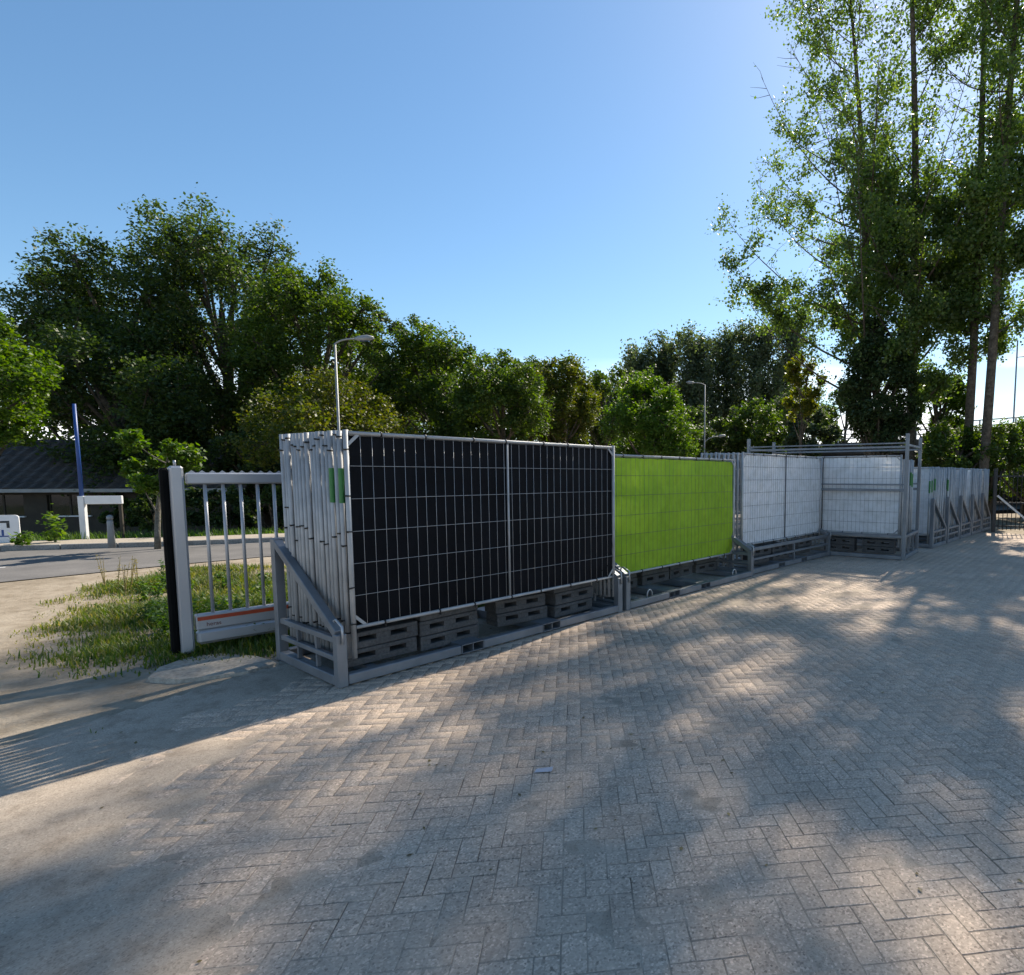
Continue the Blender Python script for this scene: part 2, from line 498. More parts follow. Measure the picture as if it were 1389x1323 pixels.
for p, q in zip(kp[:-1], kp[1:]):
    o = link('kerb_stone', ks, side, (p[0], p[1], 0), (0, 0, math.atan2(q[1] - p[1], q[0] - p[0])))
    o.scale[0] = math.hypot(q[0] - p[0], q[1] - p[1])

# block-paved yard: herringbone pavers, each with its own edges, sand in and over the joints
yard = empty('yard_pavement', (0, 0, 0)); tag(yard, kind='structure')
def sand_level(x, y):
    al, bk = row_coords(x, y)
    h = -.0032 + .0036 * fbm(x, y, 21, 1.1, 4) + .0028 * fbm(x, y, 22, 8., 3)
    h = h + .0070 * sstep(-1.8, -4.6, x) + .006 * sstep(-.8, -2.5, al)
    return h + .006 * sstep(.2, .9, bk) * sstep(-1., 0., al)
dx = .06
sx = np.arange(-8.2, 16, dx); sy = np.arange(-3.5, 22.5, dx)
SX, SY = np.meshgrid(sx, sy)
keep = in_yard(SX, SY)
SZ = sand_level(SX, SY)
SZ = SZ - .05 * (1 - in_yard(SX, SY, -.3)) * sstep(-6.5, -8, SX)
ids = np.full(SX.shape, -1); ids[keep] = np.arange(keep.sum())
q = np.stack([ids[:-1, :-1], ids[:-1, 1:], ids[1:, 1:], ids[1:, :-1]], -1).reshape(-1, 4)
q = q[(q >= 0).all(1)]
co = np.stack([SX[keep], SY[keep], SZ[keep]], -1)
link('joint_sand', np_mesh('joint_sand', co, q, M['sand'], True), yard)

PL, PW, PA = .200, .100, R(7.5)
ca, sa = math.cos(PA), math.sin(PA)
def paver_verts(L, Wd):
    l, w, b, d = L / 2, Wd / 2, .0025, .0028
    return np.array([(-l, -w, -.05), (l, -w, -.05), (l, w, -.05), (-l, w, -.05), (-l, -w, -d), (l, -w, -d), (l, w, -d), (-l, w, -d),
                     (-l + b, -w + b, 0), (l - b, -w + b, 0), (l - b, w - b, 0), (-l + b, w - b, 0)])
PF = np.array([(0, 1, 5, 4), (1, 2, 6, 5), (2, 3, 7, 6), (3, 0, 4, 7), (4, 5, 9, 8), (5, 6, 10, 9), (6, 7, 11, 10), (7, 4, 8, 11), (8, 9, 10, 11)])
N = 170
I, J = np.meshgrid(np.arange(-N, N), np.arange(-N, N))
mm = (I - J) % 4
cu = np.concatenate([(I[mm == 0] + 1.) * PW, (I[mm == 3] + .5) * PW])
cv = np.concatenate([(J[mm == 0] + .5) * PW, (J[mm == 3] + 1.) * PW])
ori = np.concatenate([np.zeros((mm == 0).sum()), np.ones((mm == 3).sum())])
px_ = cu * ca - cv * sa + 1.5; py_ = cu * sa + cv * ca + 8.
k = in_yard(px_, py_, -.1) & (px_ > -5.2) & (py_ > -2)
px_, py_, ori = px_[k], py_[k], ori[k]
n = len(px_)
pz = rng.normal(0, .0005, n); rz_ = rng.normal(0, .012, n); t1, t2 = rng.normal(0, .004, n), rng.normal(0, .004, n)
jx, jy = rng.normal(0, .0008, n), rng.normal(0, .0008, n)
prox = np.hypot(px_, py_) + 100 * (sand_level(px_, py_) > .0005) + 100 * ((py_ < 1.95) | (px_ < -2.6) | (px_ > .64 * py_ + .1))
order = np.argsort(prox)
single, rest = order[:300], order[300:]
pv = paver_verts(PL - .0035, PW - .0035)
pm = MB().add(pv, [tuple(f) for f in PF]).mesh('paver', M['paver'])
for i in single:
    link('paver', pm, yard, (px_[i] + jx[i], py_[i] + jy[i], pz[i]), (t1[i], t2[i], PA + ori[i] * math.pi / 2 + rz_[i]))
ang = PA + ori[rest] * math.pi / 2 + rz_[rest]
V = np.repeat(pv[None], len(rest), 0)
zz = V[..., 2] + t1[rest, None] * V[..., 1] - t2[rest, None] * V[..., 0] + pz[rest, None]
vx = V[..., 0] * np.cos(ang)[:, None] - V[..., 1] * np.sin(ang)[:, None] + px_[rest, None] + jx[rest, None]
vy = V[..., 0] * np.sin(ang)[:, None] + V[..., 1] * np.cos(ang)[:, None] + py_[rest, None] + jy[rest, None]
co = np.stack([vx, vy, zz], -1).reshape(-1, 3)
qq = (PF[None] + 12 * np.arange(len(rest))[:, None, None]).reshape(-1, 4)
tag(link('paver_field', np_mesh('paver_field', co, qq, M['paver']), yard), kind='stuff')

# broken concrete apron below the sliding gate
ap = [on_ground(*p)[:2] for p in ((196, 923), (212, 908), (238, 899), (262, 892), (300, 888), (352, 892), (384, 902), (340, 915), (290, 921), (240, 926))]
m = MB(); nn = len(ap); c_ = sum(ap) / nn
m.add([(p[0], p[1], -.03) for p in ap] + [(*(p + (c_ - p) * .06), .018 + .008 * random.random()) for p in ap] + [(c_[0], c_[1], .026)],
      [(i, (i + 1) % nn, nn + (i + 1) % nn, nn + i) for i in range(nn)] + [(nn + i, nn + (i + 1) % nn, 2 * nn) for i in range(nn)])
tag(m.build('concrete_apron', M['pave_far']), kind='structure')

# ------------------------------------------------------------------ fence panels
PH, ZB, ZT = 1.99, .27, 1.965          # post height, bottom and top rail above the foot of the post
def banner_mesh(L, zb, zt, mat, seed, amp=.006, fold=0.):
    nx_, nz_ = 56, 24
    x = np.linspace(.03, L - .03, nx_ + 1); z = np.linspace(zb, zt, nz_ + 1)
    XX, ZZ = np.meshgrid(x, z)
    YY = .016 + amp * fbm(XX, ZZ, seed, 4., 3) + amp * .8 * np.sin(XX * 55 + 2 * fbm(XX, ZZ, seed + 1, 2., 2)) * .5
    if fold:
        d = (L - XX) * .75 + (ZZ - zb); YY = YY + fold * np.sin(d * 40) * np.exp(-d * 2.6)
    ZZ = ZZ - .006 * np.abs(np.sin(XX * 9)) * ((ZZ - zb) / (zt - zb) > .97)
    i = np.arange((nx_ + 1) * (nz_ + 1)).reshape(nz_ + 1, nx_ + 1)
    f = np.stack([i[:-1, :-1], i[:-1, 1:], i[1:, 1:], i[1:, :-1]], -1).reshape(-1, 4)
    return np_mesh('banner', np.stack([XX, YY, ZZ], -1).reshape(-1, 3), f, mat, True)
CACHE = {}
def cached(key, fn):
    if key not in CACHE: CACHE[key] = fn()
    return CACHE[key]
tie_me = MB().tube([(0, 0, -.006), (0, 0, .006)], .0245, 10).box((.02, -.032, -.007), (.032, -.016, .007)).mesh('cable_tie', M['tie'])
stick_me = MB().tube([(0, 0, 0), (0, 0, .30)], .0228, 10, cap=False).mesh('green_sticker', M['green_sticker'])
def fence_panel(parent_frame, loc, L, label, group, banner=None, front=False, tilt=0., ties=0, sticker=False, lean=0., hn=5, wstep=.101, cat='site fence', far=False, wire='wire', stile_y=0., inner=None):
    """a mobile site-fence panel; local x along the panel, z up, foot of the posts at z=0"""
    (ox, oy), rz = parent_frame
    c, s = math.cos(rz), math.sin(rz)
    o = empty('site_fence', (ox + loc[0] * c - loc[1] * s, oy + loc[0] * s + loc[1] * c, loc[2]), rz, label, cat, group)
    o.rotation_euler = (lean, tilt, rz)
    ns = 6 if far else 10
    post = cached(('post', ns), lambda: MB().tube([(0, 0, 0), (0, 0, PH)], .0215, ns).mesh('post', M['tube']))
    link('post', post, o, (.021, 0, 0)); link('post', post, o, (L - .021, 0, 0))
    rail = cached(('rail', ns, L), lambda: MB().tube([(.043, 0, 0), (L - .043, 0, 0)], .0165, ns).mesh('rail', M['tube']))
    link('top_rail', rail, o, (0, 0, ZT)); link('bottom_rail', rail, o, (0, 0, ZB))
    if front:
        st = cached(('stile', wire), lambda: MB().tube([(0, 0, ZB + .017), (0, 0, ZT - .017)], .0125, 8).mesh('stile', M['tube' if wire == 'wire' else wire]))
        link('stile', st, o, (L / 2, stile_y, 0))
        vw = cached(('vwire', wire), lambda: MB().tube([(0, 0, ZB), (0, 0, ZT)], .0019, 5).mesh('vertical_wire', M[wire]))
        hw = cached(('hwire', L, wire), lambda: MB().tube([(.04, 0, 0), (L - .04, 0, 0)], .0023, 5).mesh('horizontal_wire', M[wire]))
        k = int(round((L - .08) / wstep))
        for i in range(1, k):
            x = .04 + (L - .08) * i / k
            if abs(x - L / 2) < .03: continue
            link('vertical_wire', vw, o, (x, -.004 + random.gauss(0, .0008), 0), (0, random.gauss(0, .0012), 0))
        for i in range(1, hn + 1):
            link('horizontal_wire', hw, o, (0, -.009, ZB + (ZT - ZB) * i / (hn + 1)), (0, random.gauss(0, .0006), 0))
        for sx_, sz_ in ((0, 0), (0, 1), (1, 0), (1, 1)):
            x0, x1 = (.03, .125) if sx_ == 0 else (L - .03, L - .125)
            z0, z1 = (ZB + .105, ZB + .012) if sz_ == 0 else (ZT - .105, ZT - .012)
            MB().bar((x0, -.004, z0), (x1, -.004, z1), .008, .026, (0, 0, 1)).build('corner_brace', M['tube'], o)
        if banner:
            link('banner', banner, o)
            for z in (ZB, ZT):
                for x in np.arange(.35, L - .2, .46):
                    link('cable_tie', tie_me, o, (x + random.uniform(-.05, .05), 0, z), (0, math.pi / 2, random.uniform(-.3, .3)))
    else:
        def wm():
            b = MB()
            for i in range(1, 30): x = .04 + (L - .08) * i / 30; b.box((x - .002, -.002, ZB), (x + .002, .002, ZT))
            for i in range(1, 6): z = ZB + (ZT - ZB) * i / 6; b.box((.04, -.0065, z - .002), (L - .04, -.0025, z + .002))
            return b.mesh('wire_mesh', M['wire'])
        tag(link('wire_mesh', cached(('mesh', L), wm), o), kind='stuff')
        if inner: link('banner', inner, o)  # cloth added out of sight inside a stack to block sun
    if ties:
        for z in np.linspace(.3, 1.9, ties):
            link('cable_tie', tie_me, o, (.021, 0, z + random.uniform(-.12, .06)), (random.uniform(-.12, .12), random.uniform(-.12, .12), random.uniform(-2.2, -1.2)))
    if sticker:
        link('green_sticker', stick_me, o, (L - .021 if sticker == 'end' else .021, 0, 1.38 + random.uniform(-.04, .03)))
    return o

# ------------------------------------------------------------------ steel storage racks
def make_rack(name, o2, rz, L, Wd, label, pockets=(1.34, 2.42), back_h=1.2, front_h=.46, hooks=False, side_rails=False, group=None, tall=False):
    o = empty(name, (o2[0], o2[1], 0), rz, label, 'storage rack', group)
    G_, T = M['galv_dull'], .085
    def seg(y):
        xs = [T + .004]
        for p in pockets: xs += [p - .135, p + .135]
        xs.append(L - T - .004)
        for a, b in zip(xs[::2], xs[1::2]):
            MB().box((a, y, .012), (b, y + T, .10), .006).build('base_beam', G_, o)
    seg(0); seg(Wd - T)
    for p in pockets:                                    # fork pockets: two open tubes side by side
        b = MB()
        b.box((p - .133, -.004, .014), (p + .133, Wd + .004, .022)); b.box((p - .133, -.004, .098), (p + .133, Wd + .004, .106))
        for x in (-.133, -.004, .125): b.box((p + x, -.003, .0225), (p + x + .008, Wd + .003, .0975))
        b.build('fork_pocket', G_, o)
    for x in (0, L - T):
        MB().box((x, T + .003, .008), (x + T, Wd - T - .003, .095), .006).build('end_beam', G_, o)
        hf, hb = (front_h, back_h)
        MB().box((x, 0, 0), (x + T, T, hf), .006).build('front_post', G_, o)
        MB().box((x, Wd - T, 0), (x + T, Wd, hb), .006).build('back_post', G_, o)
        xc = x + T / 2
        for z, t in ((.40, .05), (.235, .045)):
            MB().bar((xc, T + .002, z), (xc, Wd - T - .002, z), t, t, (0, 0, 1), .004).build('end_rail', G_, o)
        for y in (Wd * .36, Wd * .66):
            MB().box((xc - .016, y - .016, .097), (xc + .016, y + .016, .205)).box((xc - .016, y - .016, .26), (xc + .016, y + .016, .372)).build('end_upright', G_, o)
        if not tall:
            MB().bar((xc, Wd - T * .3, hb - .02), (xc, T * .6, hf - .0), .075, .075, (0, 0, 1), .006).build('diagonal_brace', G_, o)
        # a bent lifting hook by the front post
        MB().tube([(xc, T + .04, hf - .03), (xc, T + .05, hf + .10), (xc, T + .01, hf + .115), (xc, -.012, hf + .07), (xc, -.014, hf - .08)], .011, 8).build('lifting_hook', M['galv'], o)
    if hooks:
        for x in (.55, L - .62):
            pts = [(x - .06 * math.cos(t), T / 2, .09 + .11 * math.sin(t) ** .7 if 0 < t < math.pi else .09) for t in np.linspace(0, math.pi, 9)]
            MB().tube(pts, .011, 8).build('lifting_ring', M['galv'], o)
    if side_rails:
        for z in (.46, .27):
            MB().bar((T + .004, T * .5, z), (L - T - .004, T * .5, z), .045, .055 if z > .4 else .035, (0, 0, 1), .004).build('side_rail', G_, o)
        MB().box((L * .5 - .02, .02, .104), (L * .5 + .02, .06, .425)).build('side_upright', G_, o)
    for x in (.35, L - .35):
        MB().box((x - .04, T + .004, .02), (x + .04, Wd - T - .004, .09)).build('cross_beam', G_, o)
    return o
def frame_pt(fr, x, y):
    (ox, oy), rz = fr; c, s = math.cos(rz), math.sin(rz)
    return (ox + x * c - y * s, oy + x * s + y * c)

# recycled-plastic fence feet: heavy blocks with two hand slots right through
def foot_mesh(L=.68, Wd=.24, H=.145):
    b = MB(); s0, s1 = .060, .105; h1, h2, h3, h4 = L * .16, L * .40, L * .60, L * .84
    prof = [(-L / 2, 0)]
    b.box((0, 0, 0), (L, Wd, s0), .006); b.box((0, 0, s1), (L, Wd, H), .006)
    for a, c in ((0.001, h1), (h2, h3), (h4, L - .001)): b.box((a, .002, s0 - .001), (c, Wd - .002, s1 + .001))
    for x in (L * .25, L * .5, L * .75): b.tube([(x, Wd / 2, H - .001), (x, Wd / 2, H + .006)], .026, 10)
    return b.mesh('fence_foot', M['block'])
FOOT = foot_mesh()
def foot(fr, x, y, z, label, group, rz=0., tilt=0.):
    p = frame_pt(fr, x, y)
    o = link('fence_foot', FOOT, None, (p[0], p[1], z), (tilt, 0, fr[1] + rz))
    return tag(o, label, 'fence foot', group)

RZ = R(52)
# --- rack with the black banner in front
frA = ((A0[0], A0[1]), RZ)
make_rack('storage_rack', A0, RZ, 3.68, 1.32, 'galvanised rack under black banner panel, diagonal brace beside the sliding gate')
black_b = banner_mesh(3.46, ZB + .01, ZT - .02, M['black_cloth'], 31, .014, .02)
fence_panel(frA, (.17, .10, .205), 3.46, 'fence panel covered with black cloth behind silver wires', None, black_b, True, ties=5, lean=R(.2))
for i in range(16):
    y = .168 + i * .064 + random.uniform(-.004, .004)
    fence_panel(frA, (.155 - .0065 * i + random.uniform(-.01, .01), y, .2 + random.uniform(-.004, .004)), 3.46,
                ORD[i] + ' tube panel behind the black cloth panel' + (', green sticker on its post' if i in (0, 2) else ''),
                'panels stacked behind the black banner', ties=random.choice((2, 3, 3, 4)), sticker=i in (0, 2), lean=R(random.uniform(-.12, .12)), tilt=R(random.uniform(-.1, .1)), inner=black_b if i % 2 else None)  # hidden black cloth added to even out the shadow of the stack
pA = 'plastic foot blocks under the black banner'
for pi, (x, nlay, y, rz) in enumerate(((.14, 2, .16, 0.), (.87, 3, .19, R(1.)), (1.86, 2, .30, R(-6)), (2.66, 3, .2, R(2)))):
    for k in range(nlay):
        foot(frA, x + random.uniform(-.015, .015), y + random.uniform(-.01, .01), .107 + k * .1515 - (.0 if nlay < 3 else .03), 'slotted block under black panel, ' + (('bottom', 'second', 'third')[k] if k < nlay - 1 else 'topmost') + ' in the ' + ORD[pi] + ' pile from gate', pA, rz + R(random.uniform(-1, 1)))

# --- rack with the lime green banner
frB = ((-.345, 7.89), R(52.0))
make_rack('storage_rack', frB[0], frB[1], 3.53, 1.32, 'galvanised rack with two lifting rings under the lime green banner', (1.1, 1.95), hooks=True)
green_b = banner_mesh(3.50, ZB + .01, ZT - .03, M['green_cloth'], 41, .02, .028)
fence_panel(frB, (.03, .42, .125), 3.50, 'fence panel covered with lime green cloth', None, green_b, True, wire='shaded_wire', stile_y=.05, wstep=.105)
for i in range(7):
    fence_panel(frB, (.05 + random.uniform(-.02, .02), .54 + i * .1, .118), 3.50, inner=green_b if i in (2, 5) else None, label= ORD[i] + ' tube panel behind the lime green panel', group='panels stacked behind the green banner', lean=R(random.uniform(-.4, .4)))
for pi, (x, nlay) in enumerate(((.3, 2), (1.1, 2), (1.85, 2), (2.6, 2))):
    for k in range(nlay): foot(frB, x, .62 + random.uniform(-.01, .02), .107 + k * .1515 - (.0 if nlay < 3 else .03), 'slotted block under green panel, ' + (('bottom', 'second', 'third')[k] if k < nlay - 1 else 'topmost') + ' in the ' + ORD[pi] + ' pile from black panel', 'plastic foot blocks under the green banner', R(random.uniform(-2, 2)))

# --- rack with the white banner
frC = ((1.80, 10.77), R(50.5))
make_rack('storage_rack', frC[0], frC[1], 3.55, 1.32, 'galvanised rack with side rails under the sheet white banner', (1.2, 2.2), side_rails=True)
white_b = banner_mesh(3.46, ZB + .02, ZT - .02, M['white_cloth'], 51, .008)
fence_panel(frC, (.05, .25, .25), 3.46, 'fence panel covered with white cloth beside the lime green one', None, white_b, True, wire='shaded_wire', hn=6, wstep=.09)
for i in range(9):
    fence_panel(frC, (.05 + random.uniform(-.02, .02), .35 + i * .1, .25 + random.uniform(-.01, .015)), 3.46, ORD[i] + ' bare tube panel behind the white cloth panel', 'panels stacked behind the white banner', far=True)
for pi, (x, nlay) in enumerate(((.5, 2), (1.3, 2), (2.4, 2))):
    for k in range(nlay): foot(frC, x, .25 + random.uniform(0, .02), .108 + k * .1515, 'slotted block behind side rails, ' + (('bottom', 'second', 'third')[k] if k < nlay - 1 else 'topmost') + ' in the ' + ORD[pi] + ' pile from green panel', 'plastic foot blocks under the white banner', R(random.uniform(-2, 2)))

# --- tall crate rack turned towards the street, white cloth on its long side
frD = ((2.30, 14.66), R(-32.7))
rd = empty('tall_rack', (frD[0][0], frD[0][1], 0), frD[1], 'tall galvanised crate rack with double top rails above grey-white panels', 'storage rack')
LD, WD = 3.68, 1.72
for x in (0, LD - .07):
    for y in (0, WD - .07):
        MB().box((x, y, 0), (x + .07, y + .07, 2.70), .005).build('corner_post', M['galv_dull'], rd)
for y in (.035, WD - .035):
    for z, t in ((.05, .08), (.50, .06), (1.50, .05), (1.62, .03), (2.42, .045), (2.50, .03)):
        MB().bar((.072, y, z), (LD - .072, y, z), t, t, (0, 0, 1), .004).build('side_rail', M['galv_dull'], rd)
for x in (.035, LD - .035):
    for z, t in ((.05, .08), (.50, .06), (2.46, .045)):
        MB().bar((x, .072, z), (x, WD - .072, z), t, t, (0, 0, 1), .004).build('end_rail', M['galv_dull'], rd)
    for y in (.6, 1.15):
        MB().box((x - .02, y - .02, .093), (x + .02, y + .02, .468)).build('end_upright', M['galv_dull'], rd)
grey_b = banner_mesh(3.4, ZB + .02, ZT - .02, M['white_cloth'], 61, .008)
fence_panel(frD, (.14, .13, .27), 3.4, 'fence panel with grey-white cloth inside the tall crate rack', None, grey_b, True, wire='shaded_wire', hn=6, wstep=.09)
for i in range(12):
    fence_panel(frD, (.14 + random.uniform(-.03, .03), .25 + i * .115, .16 + random.uniform(0, .03)), 3.4, ORD[i] + ' panel behind grey-white cloth of the tall crate rack' + (', green sticker' if i in (3, 4, 8, 10) else ''),
                'panels in the tall rack', far=True, sticker='end' if i in (3, 4, 8, 10) else False, inner=grey_b if i in (1, 3, 5, 8, 10) else None, lean=R(random.uniform(-.5, .5)))  # hidden cloths added to keep sun off the front cloth
for x, wh in ((1.9, 'farther from'), (2.75, 'beside')):
    for k in range(2): foot(frD, x, .16, .10 + k * .1515, ('lower', 'upper')[k] + ' grey slotted block in the tall crate rack, pile ' + wh + ' its yard corner', 'plastic foot blocks in the tall rack')

# --- racks standing side by side, their ends towards the yard
e0 = np.array([6.98, 14.78]); eu = np.array([.637, .771])
WHICH = ['next to the tall crate rack', 'second from the tall crate rack', 'middle one of five', 'second from the barred gate', 'next to the barred gate']
for k in range(5):
    p = e0 + eu * (1.455 * k + 1.32)
    fr = ((p[0], p[1]), math.atan2(eu[0], -eu[1]))
    make_rack('storage_rack', p, fr[1], 3.68, 1.32, 'rack with braced end to the yard, ' + WHICH[k], back_h=1.25, group='racks standing side by side towards the barred gate')
    n_p = (9, 11, 10, 11, 10)[k]
    for i in range(n_p):
        st = (k == 0 and i in (6, 7, 8)) or (k == 1 and i in (8, 9))
        fence_panel(fr, (.12 + random.uniform(-.03, .05), .12 + i * (1.08 / n_p) + random.uniform(-.01, .01), .03 + random.uniform(0, .03)), 3.46,
                    ORD[n_p - 1 - i] + ' panel in the braced rack ' + WHICH[k] + (', green sticker' if st else ''), 'panels in the side by side racks',
                    far=True, ties=0, sticker=st, inner=white_b if i % 3 == 1 else None, lean=R(random.uniform(-.6, .6)))  # hidden white cloth added so sun does not pass through the stack

# ------------------------------------------------------------------ aluminium sliding gate parked behind the racks
gp = on_ground(262, 890)
gfr = ((gp[0] - .04, gp[1] + .03), R(47))
gt = empty('sliding_gate', (gfr[0][0], gfr[0][1], 0), gfr[1], 'aluminium sliding gate with upright bars and an orange stripe', 'gate')
MB().box((-.085, -.05, .03), (.03, .05, 1.90), .02).build('leading_post', M['alu'], gt)
MB().box((-.155, -.045, .05), (-.088, .045, 1.88), .02).build('rubber_edge', M['rubber'], gt)
MB().tube([(-.03, 0, 1.90), (-.03, 0, 1.955)], .012, 8).build('post_cap_pin', M['alu'], gt)
GL = 5.4
MB().box((.048, -.04, 1.72), (GL, .04, 1.835), .014).build('top_rail', M['alu'], gt)
b = MB()
for i in range(int(GL / .085)):
    x = .1 + i * .085
    b.add([(x - .03, 0, 1.836), (x + .03, 0, 1.836), (x, 0, 1.86), (x - .03, .004, 1.836), (x + .03, .004, 1.836), (x, .004, 1.86)], [(0, 1, 2), (5, 4, 3), (0, 3, 4, 1), (1, 4, 5, 2), (2, 5, 3, 0)])
tag(b.build('spike_strip', M['alu'], gt), kind='stuff')
bar_me = MB().tube([(0, 0, .40), (0, 0, 1.722)], .0165, 10).mesh('bar', M['alu'])
for i in range(int((GL - .2) / .152)):
    link('bar', bar_me, gt, (.20 + i * .152, 0, 0))
bb = MB().box((.048, -.05, .25), (GL, .05, .405), .01).build('bottom_beam', M['alu'], gt)
MB().box((.05, -.062, .10), (GL, .062, .246), .03).build('track_profile', M['alu'], gt)
MB().box((.06, -.0545, .345), (GL - .02, -.0505, .383)).build('orange_stripe', M['orange'], bb)
tx = bpy.data.curves.new('lettering', 'FONT'); tx.body = 'heras'; tx.size = .058; tx.extrude = .0008
to = bpy.data.objects.new('lettering', tx); COL.objects.link(to); tx.materials.append(M['text'])
dg = bpy.context.evaluated_depsgraph_get()
tme = bpy.data.meshes.new_from_object(to.evaluated_get(dg)); bpy.data.objects.remove(to)
link('lettering', tme, bb, (.13, -.0525, .283), (math.pi / 2, 0, 0))

# ------------------------------------------------------------------ barred gate at the end of the yard
f0 = on_ground(1347, 722); f1 = np.array([f0[0] + 3.6, f0[1] - 1.4, 0])
fz = math.atan2(f1[1] - f0[1], f1[0] - f0[0])
bg = empty('barred_gate', (f0[0], f0[1], 0), fz, 'dark steel barred gate with a slanting pale stay, beyond the racks', 'gate')
FL = 3.9
for x in (0, FL): MB().box((x - .05, -.05, 0), (x + .05, .05, 2.05), .006).build('post', M['dark_steel'], bg)
for z in (.20, .95, 1.80): MB().bar((.052, 0, z), (FL - .052, 0, z), .04, .05).build('rail', M['dark_steel'], bg)
pk = MB().tube([(0, -.028, .08), (0, -.028, 1.9), (0, -.028, 2.0)], [.011, .011, .002], 6).mesh('picket', M['dark_steel'])
for i in range(int((FL - .2) / .12)): link('picket', pk, bg, (.13 + i * .12, 0, 0))
MB().bar((.06, -.09, 1.18), (1.25, -.09, .10), .05, .06).build('stay', M['galv'], bg)

# ------------------------------------------------------------------ foliage generators
def leaf_quads(c, size, r, flat=.25, aspect=.62):
    n = len(c)
    nv = r.normal(size=(n, 3)); nv[:, 2] += flat * np.sign(nv[:, 2] + 1e-9) * 2
    nv /= np.linalg.norm(nv, axis=1)[:, None]
    t = r.normal(size=(n, 3)); t -= (t * nv).sum(1)[:, None] * nv; t /= np.linalg.norm(t, axis=1)[:, None]
    b = np.cross(nv, t)
    s = (size * r.uniform(.65, 1.3, n))[:, None]
    co = np.stack([c - t * s * .5, c + b * s * aspect * .5 + nv * s * .06, c + t * s * .5, c - b * s * aspect * .5 + nv * s * .06], 1)
    return co.reshape(-1, 3)
def crown_obj(co, mat, parent, name='crown'):
    q = np.arange(len(co)).reshape(-1, 4)
    return link(name, np_mesh(name, co, q, mat), parent)
def bez(p0, p1, p2, k=6):
    t = np.linspace(0, 1, k)[:, None]
    return (1 - t) ** 2 * p0 + 2 * t * (1 - t) * p1 + t * t * p2
def spread_tree(name, label, base, top, bottom, rad, n_leaf, lsize, mat, seed, bark='bark', group=None, lobes=15, cat='tree', trunk_r=.22, squash=1., open_=.0, shape='round', lobe_k=1.):
    r = np.random.default_rng(seed)
    n_leaf, lsize = int(n_leaf * .68), lsize * 1.17
    o = empty(name, base, 0, label, cat, group)
    H = top - bottom; cz = bottom + H * .5
    cen = []
    tries = 0
    while len(cen) < lobes and tries < 4000:
        tries += 1
        p = r.normal(size=3); p /= np.linalg.norm(p)
        p *= r.uniform(.35, .80) ** .6
        hz = p[2]
        w = 1. if shape == 'round' else (1 - .45 * max(hz, 0))
        q = np.array([p[0] * rad * w, p[1] * rad * w * squash, cz + p[2] * H * .5 * .82])
        lr = rad * r.uniform(.20, .36) * lobe_k
        if all(np.linalg.norm((q - c) * (1, 1, 1)) > .52 * (lr + l2) for c, l2 in cen): cen.append((q, lr))
    wood = MB()
    tr = [np.array([0, 0, -.1]), np.array([r.normal(0, .15), r.normal(0, .15), bottom + H * .25]), np.array([r.normal(0, .3), r.normal(0, .3), bottom + H * .62])]
    tp = bez(tr[0], tr[1], tr[2], 8)
    wood.tube(tp, list(np.linspace(trunk_r, trunk_r * .3, 8)), 8)
    leaves = []
    tot = sum(l ** 2 for _, l in cen)
    for c, lr in cen:
        j = min(int(np.clip((c[2] - H * .25 - .1) / (bottom + H * .62) * 7, 1, 6)), 7)
        s = tp[j]
        ctrl = (s + c) / 2 + np.array([0, 0, -.08 * H]) * r.uniform(0, 1)
        lp = bez(s, ctrl, c, 6)
        wood.tube(lp, list(np.linspace(trunk_r * .34, trunk_r * .10, 6)), 6, cap=False)
        nc = int(26 + 10 * r.random())
        d = r.normal(size=(nc, 3)); d /= np.linalg.norm(d, axis=1)[:, None]
        rr = r.uniform(.45, 1.08, nc)[:, None]
        cc = c + d * rr * lr * np.array([1, 1, 1.05])
        for q in cc[::5]:
            wood.tube(bez(c, (c + q) / 2 + r.normal(0, .06, 3), q, 4), [trunk_r * .09, trunk_r * .07, trunk_r * .05, .008], 4, cap=False)
        nl = int(n_leaf * lr ** 2 / tot)
        pick = r.integers(0, nc, nl)
        sig = lr * r.uniform(.12, .26, nc)
        leaves.append(cc[pick] + r.normal(size=(nl, 3)) * sig[pick][:, None] * np.array([1, 1, .9]))
    lv = np.concatenate(leaves)
    lv = lv[lv[:, 2] > .05]
    wood.build('trunk', M[bark], o)
    crown_obj(leaf_quads(lv, lsize, r), L_[mat], o)
    return o
def clump_field(pts, cs):
    rc = np.random.default_rng(cs)
    nf = np.zeros(len(pts))
    for q in range(14):
        kv = rc.normal(size=3); kv *= rc.uniform(.7, 1.9) / np.linalg.norm(kv)
        nf += np.sin(pts @ kv + rc.uniform(0, 6.28))
    return .03 + sstep(-.15, .3, nf / 14 ** .5)
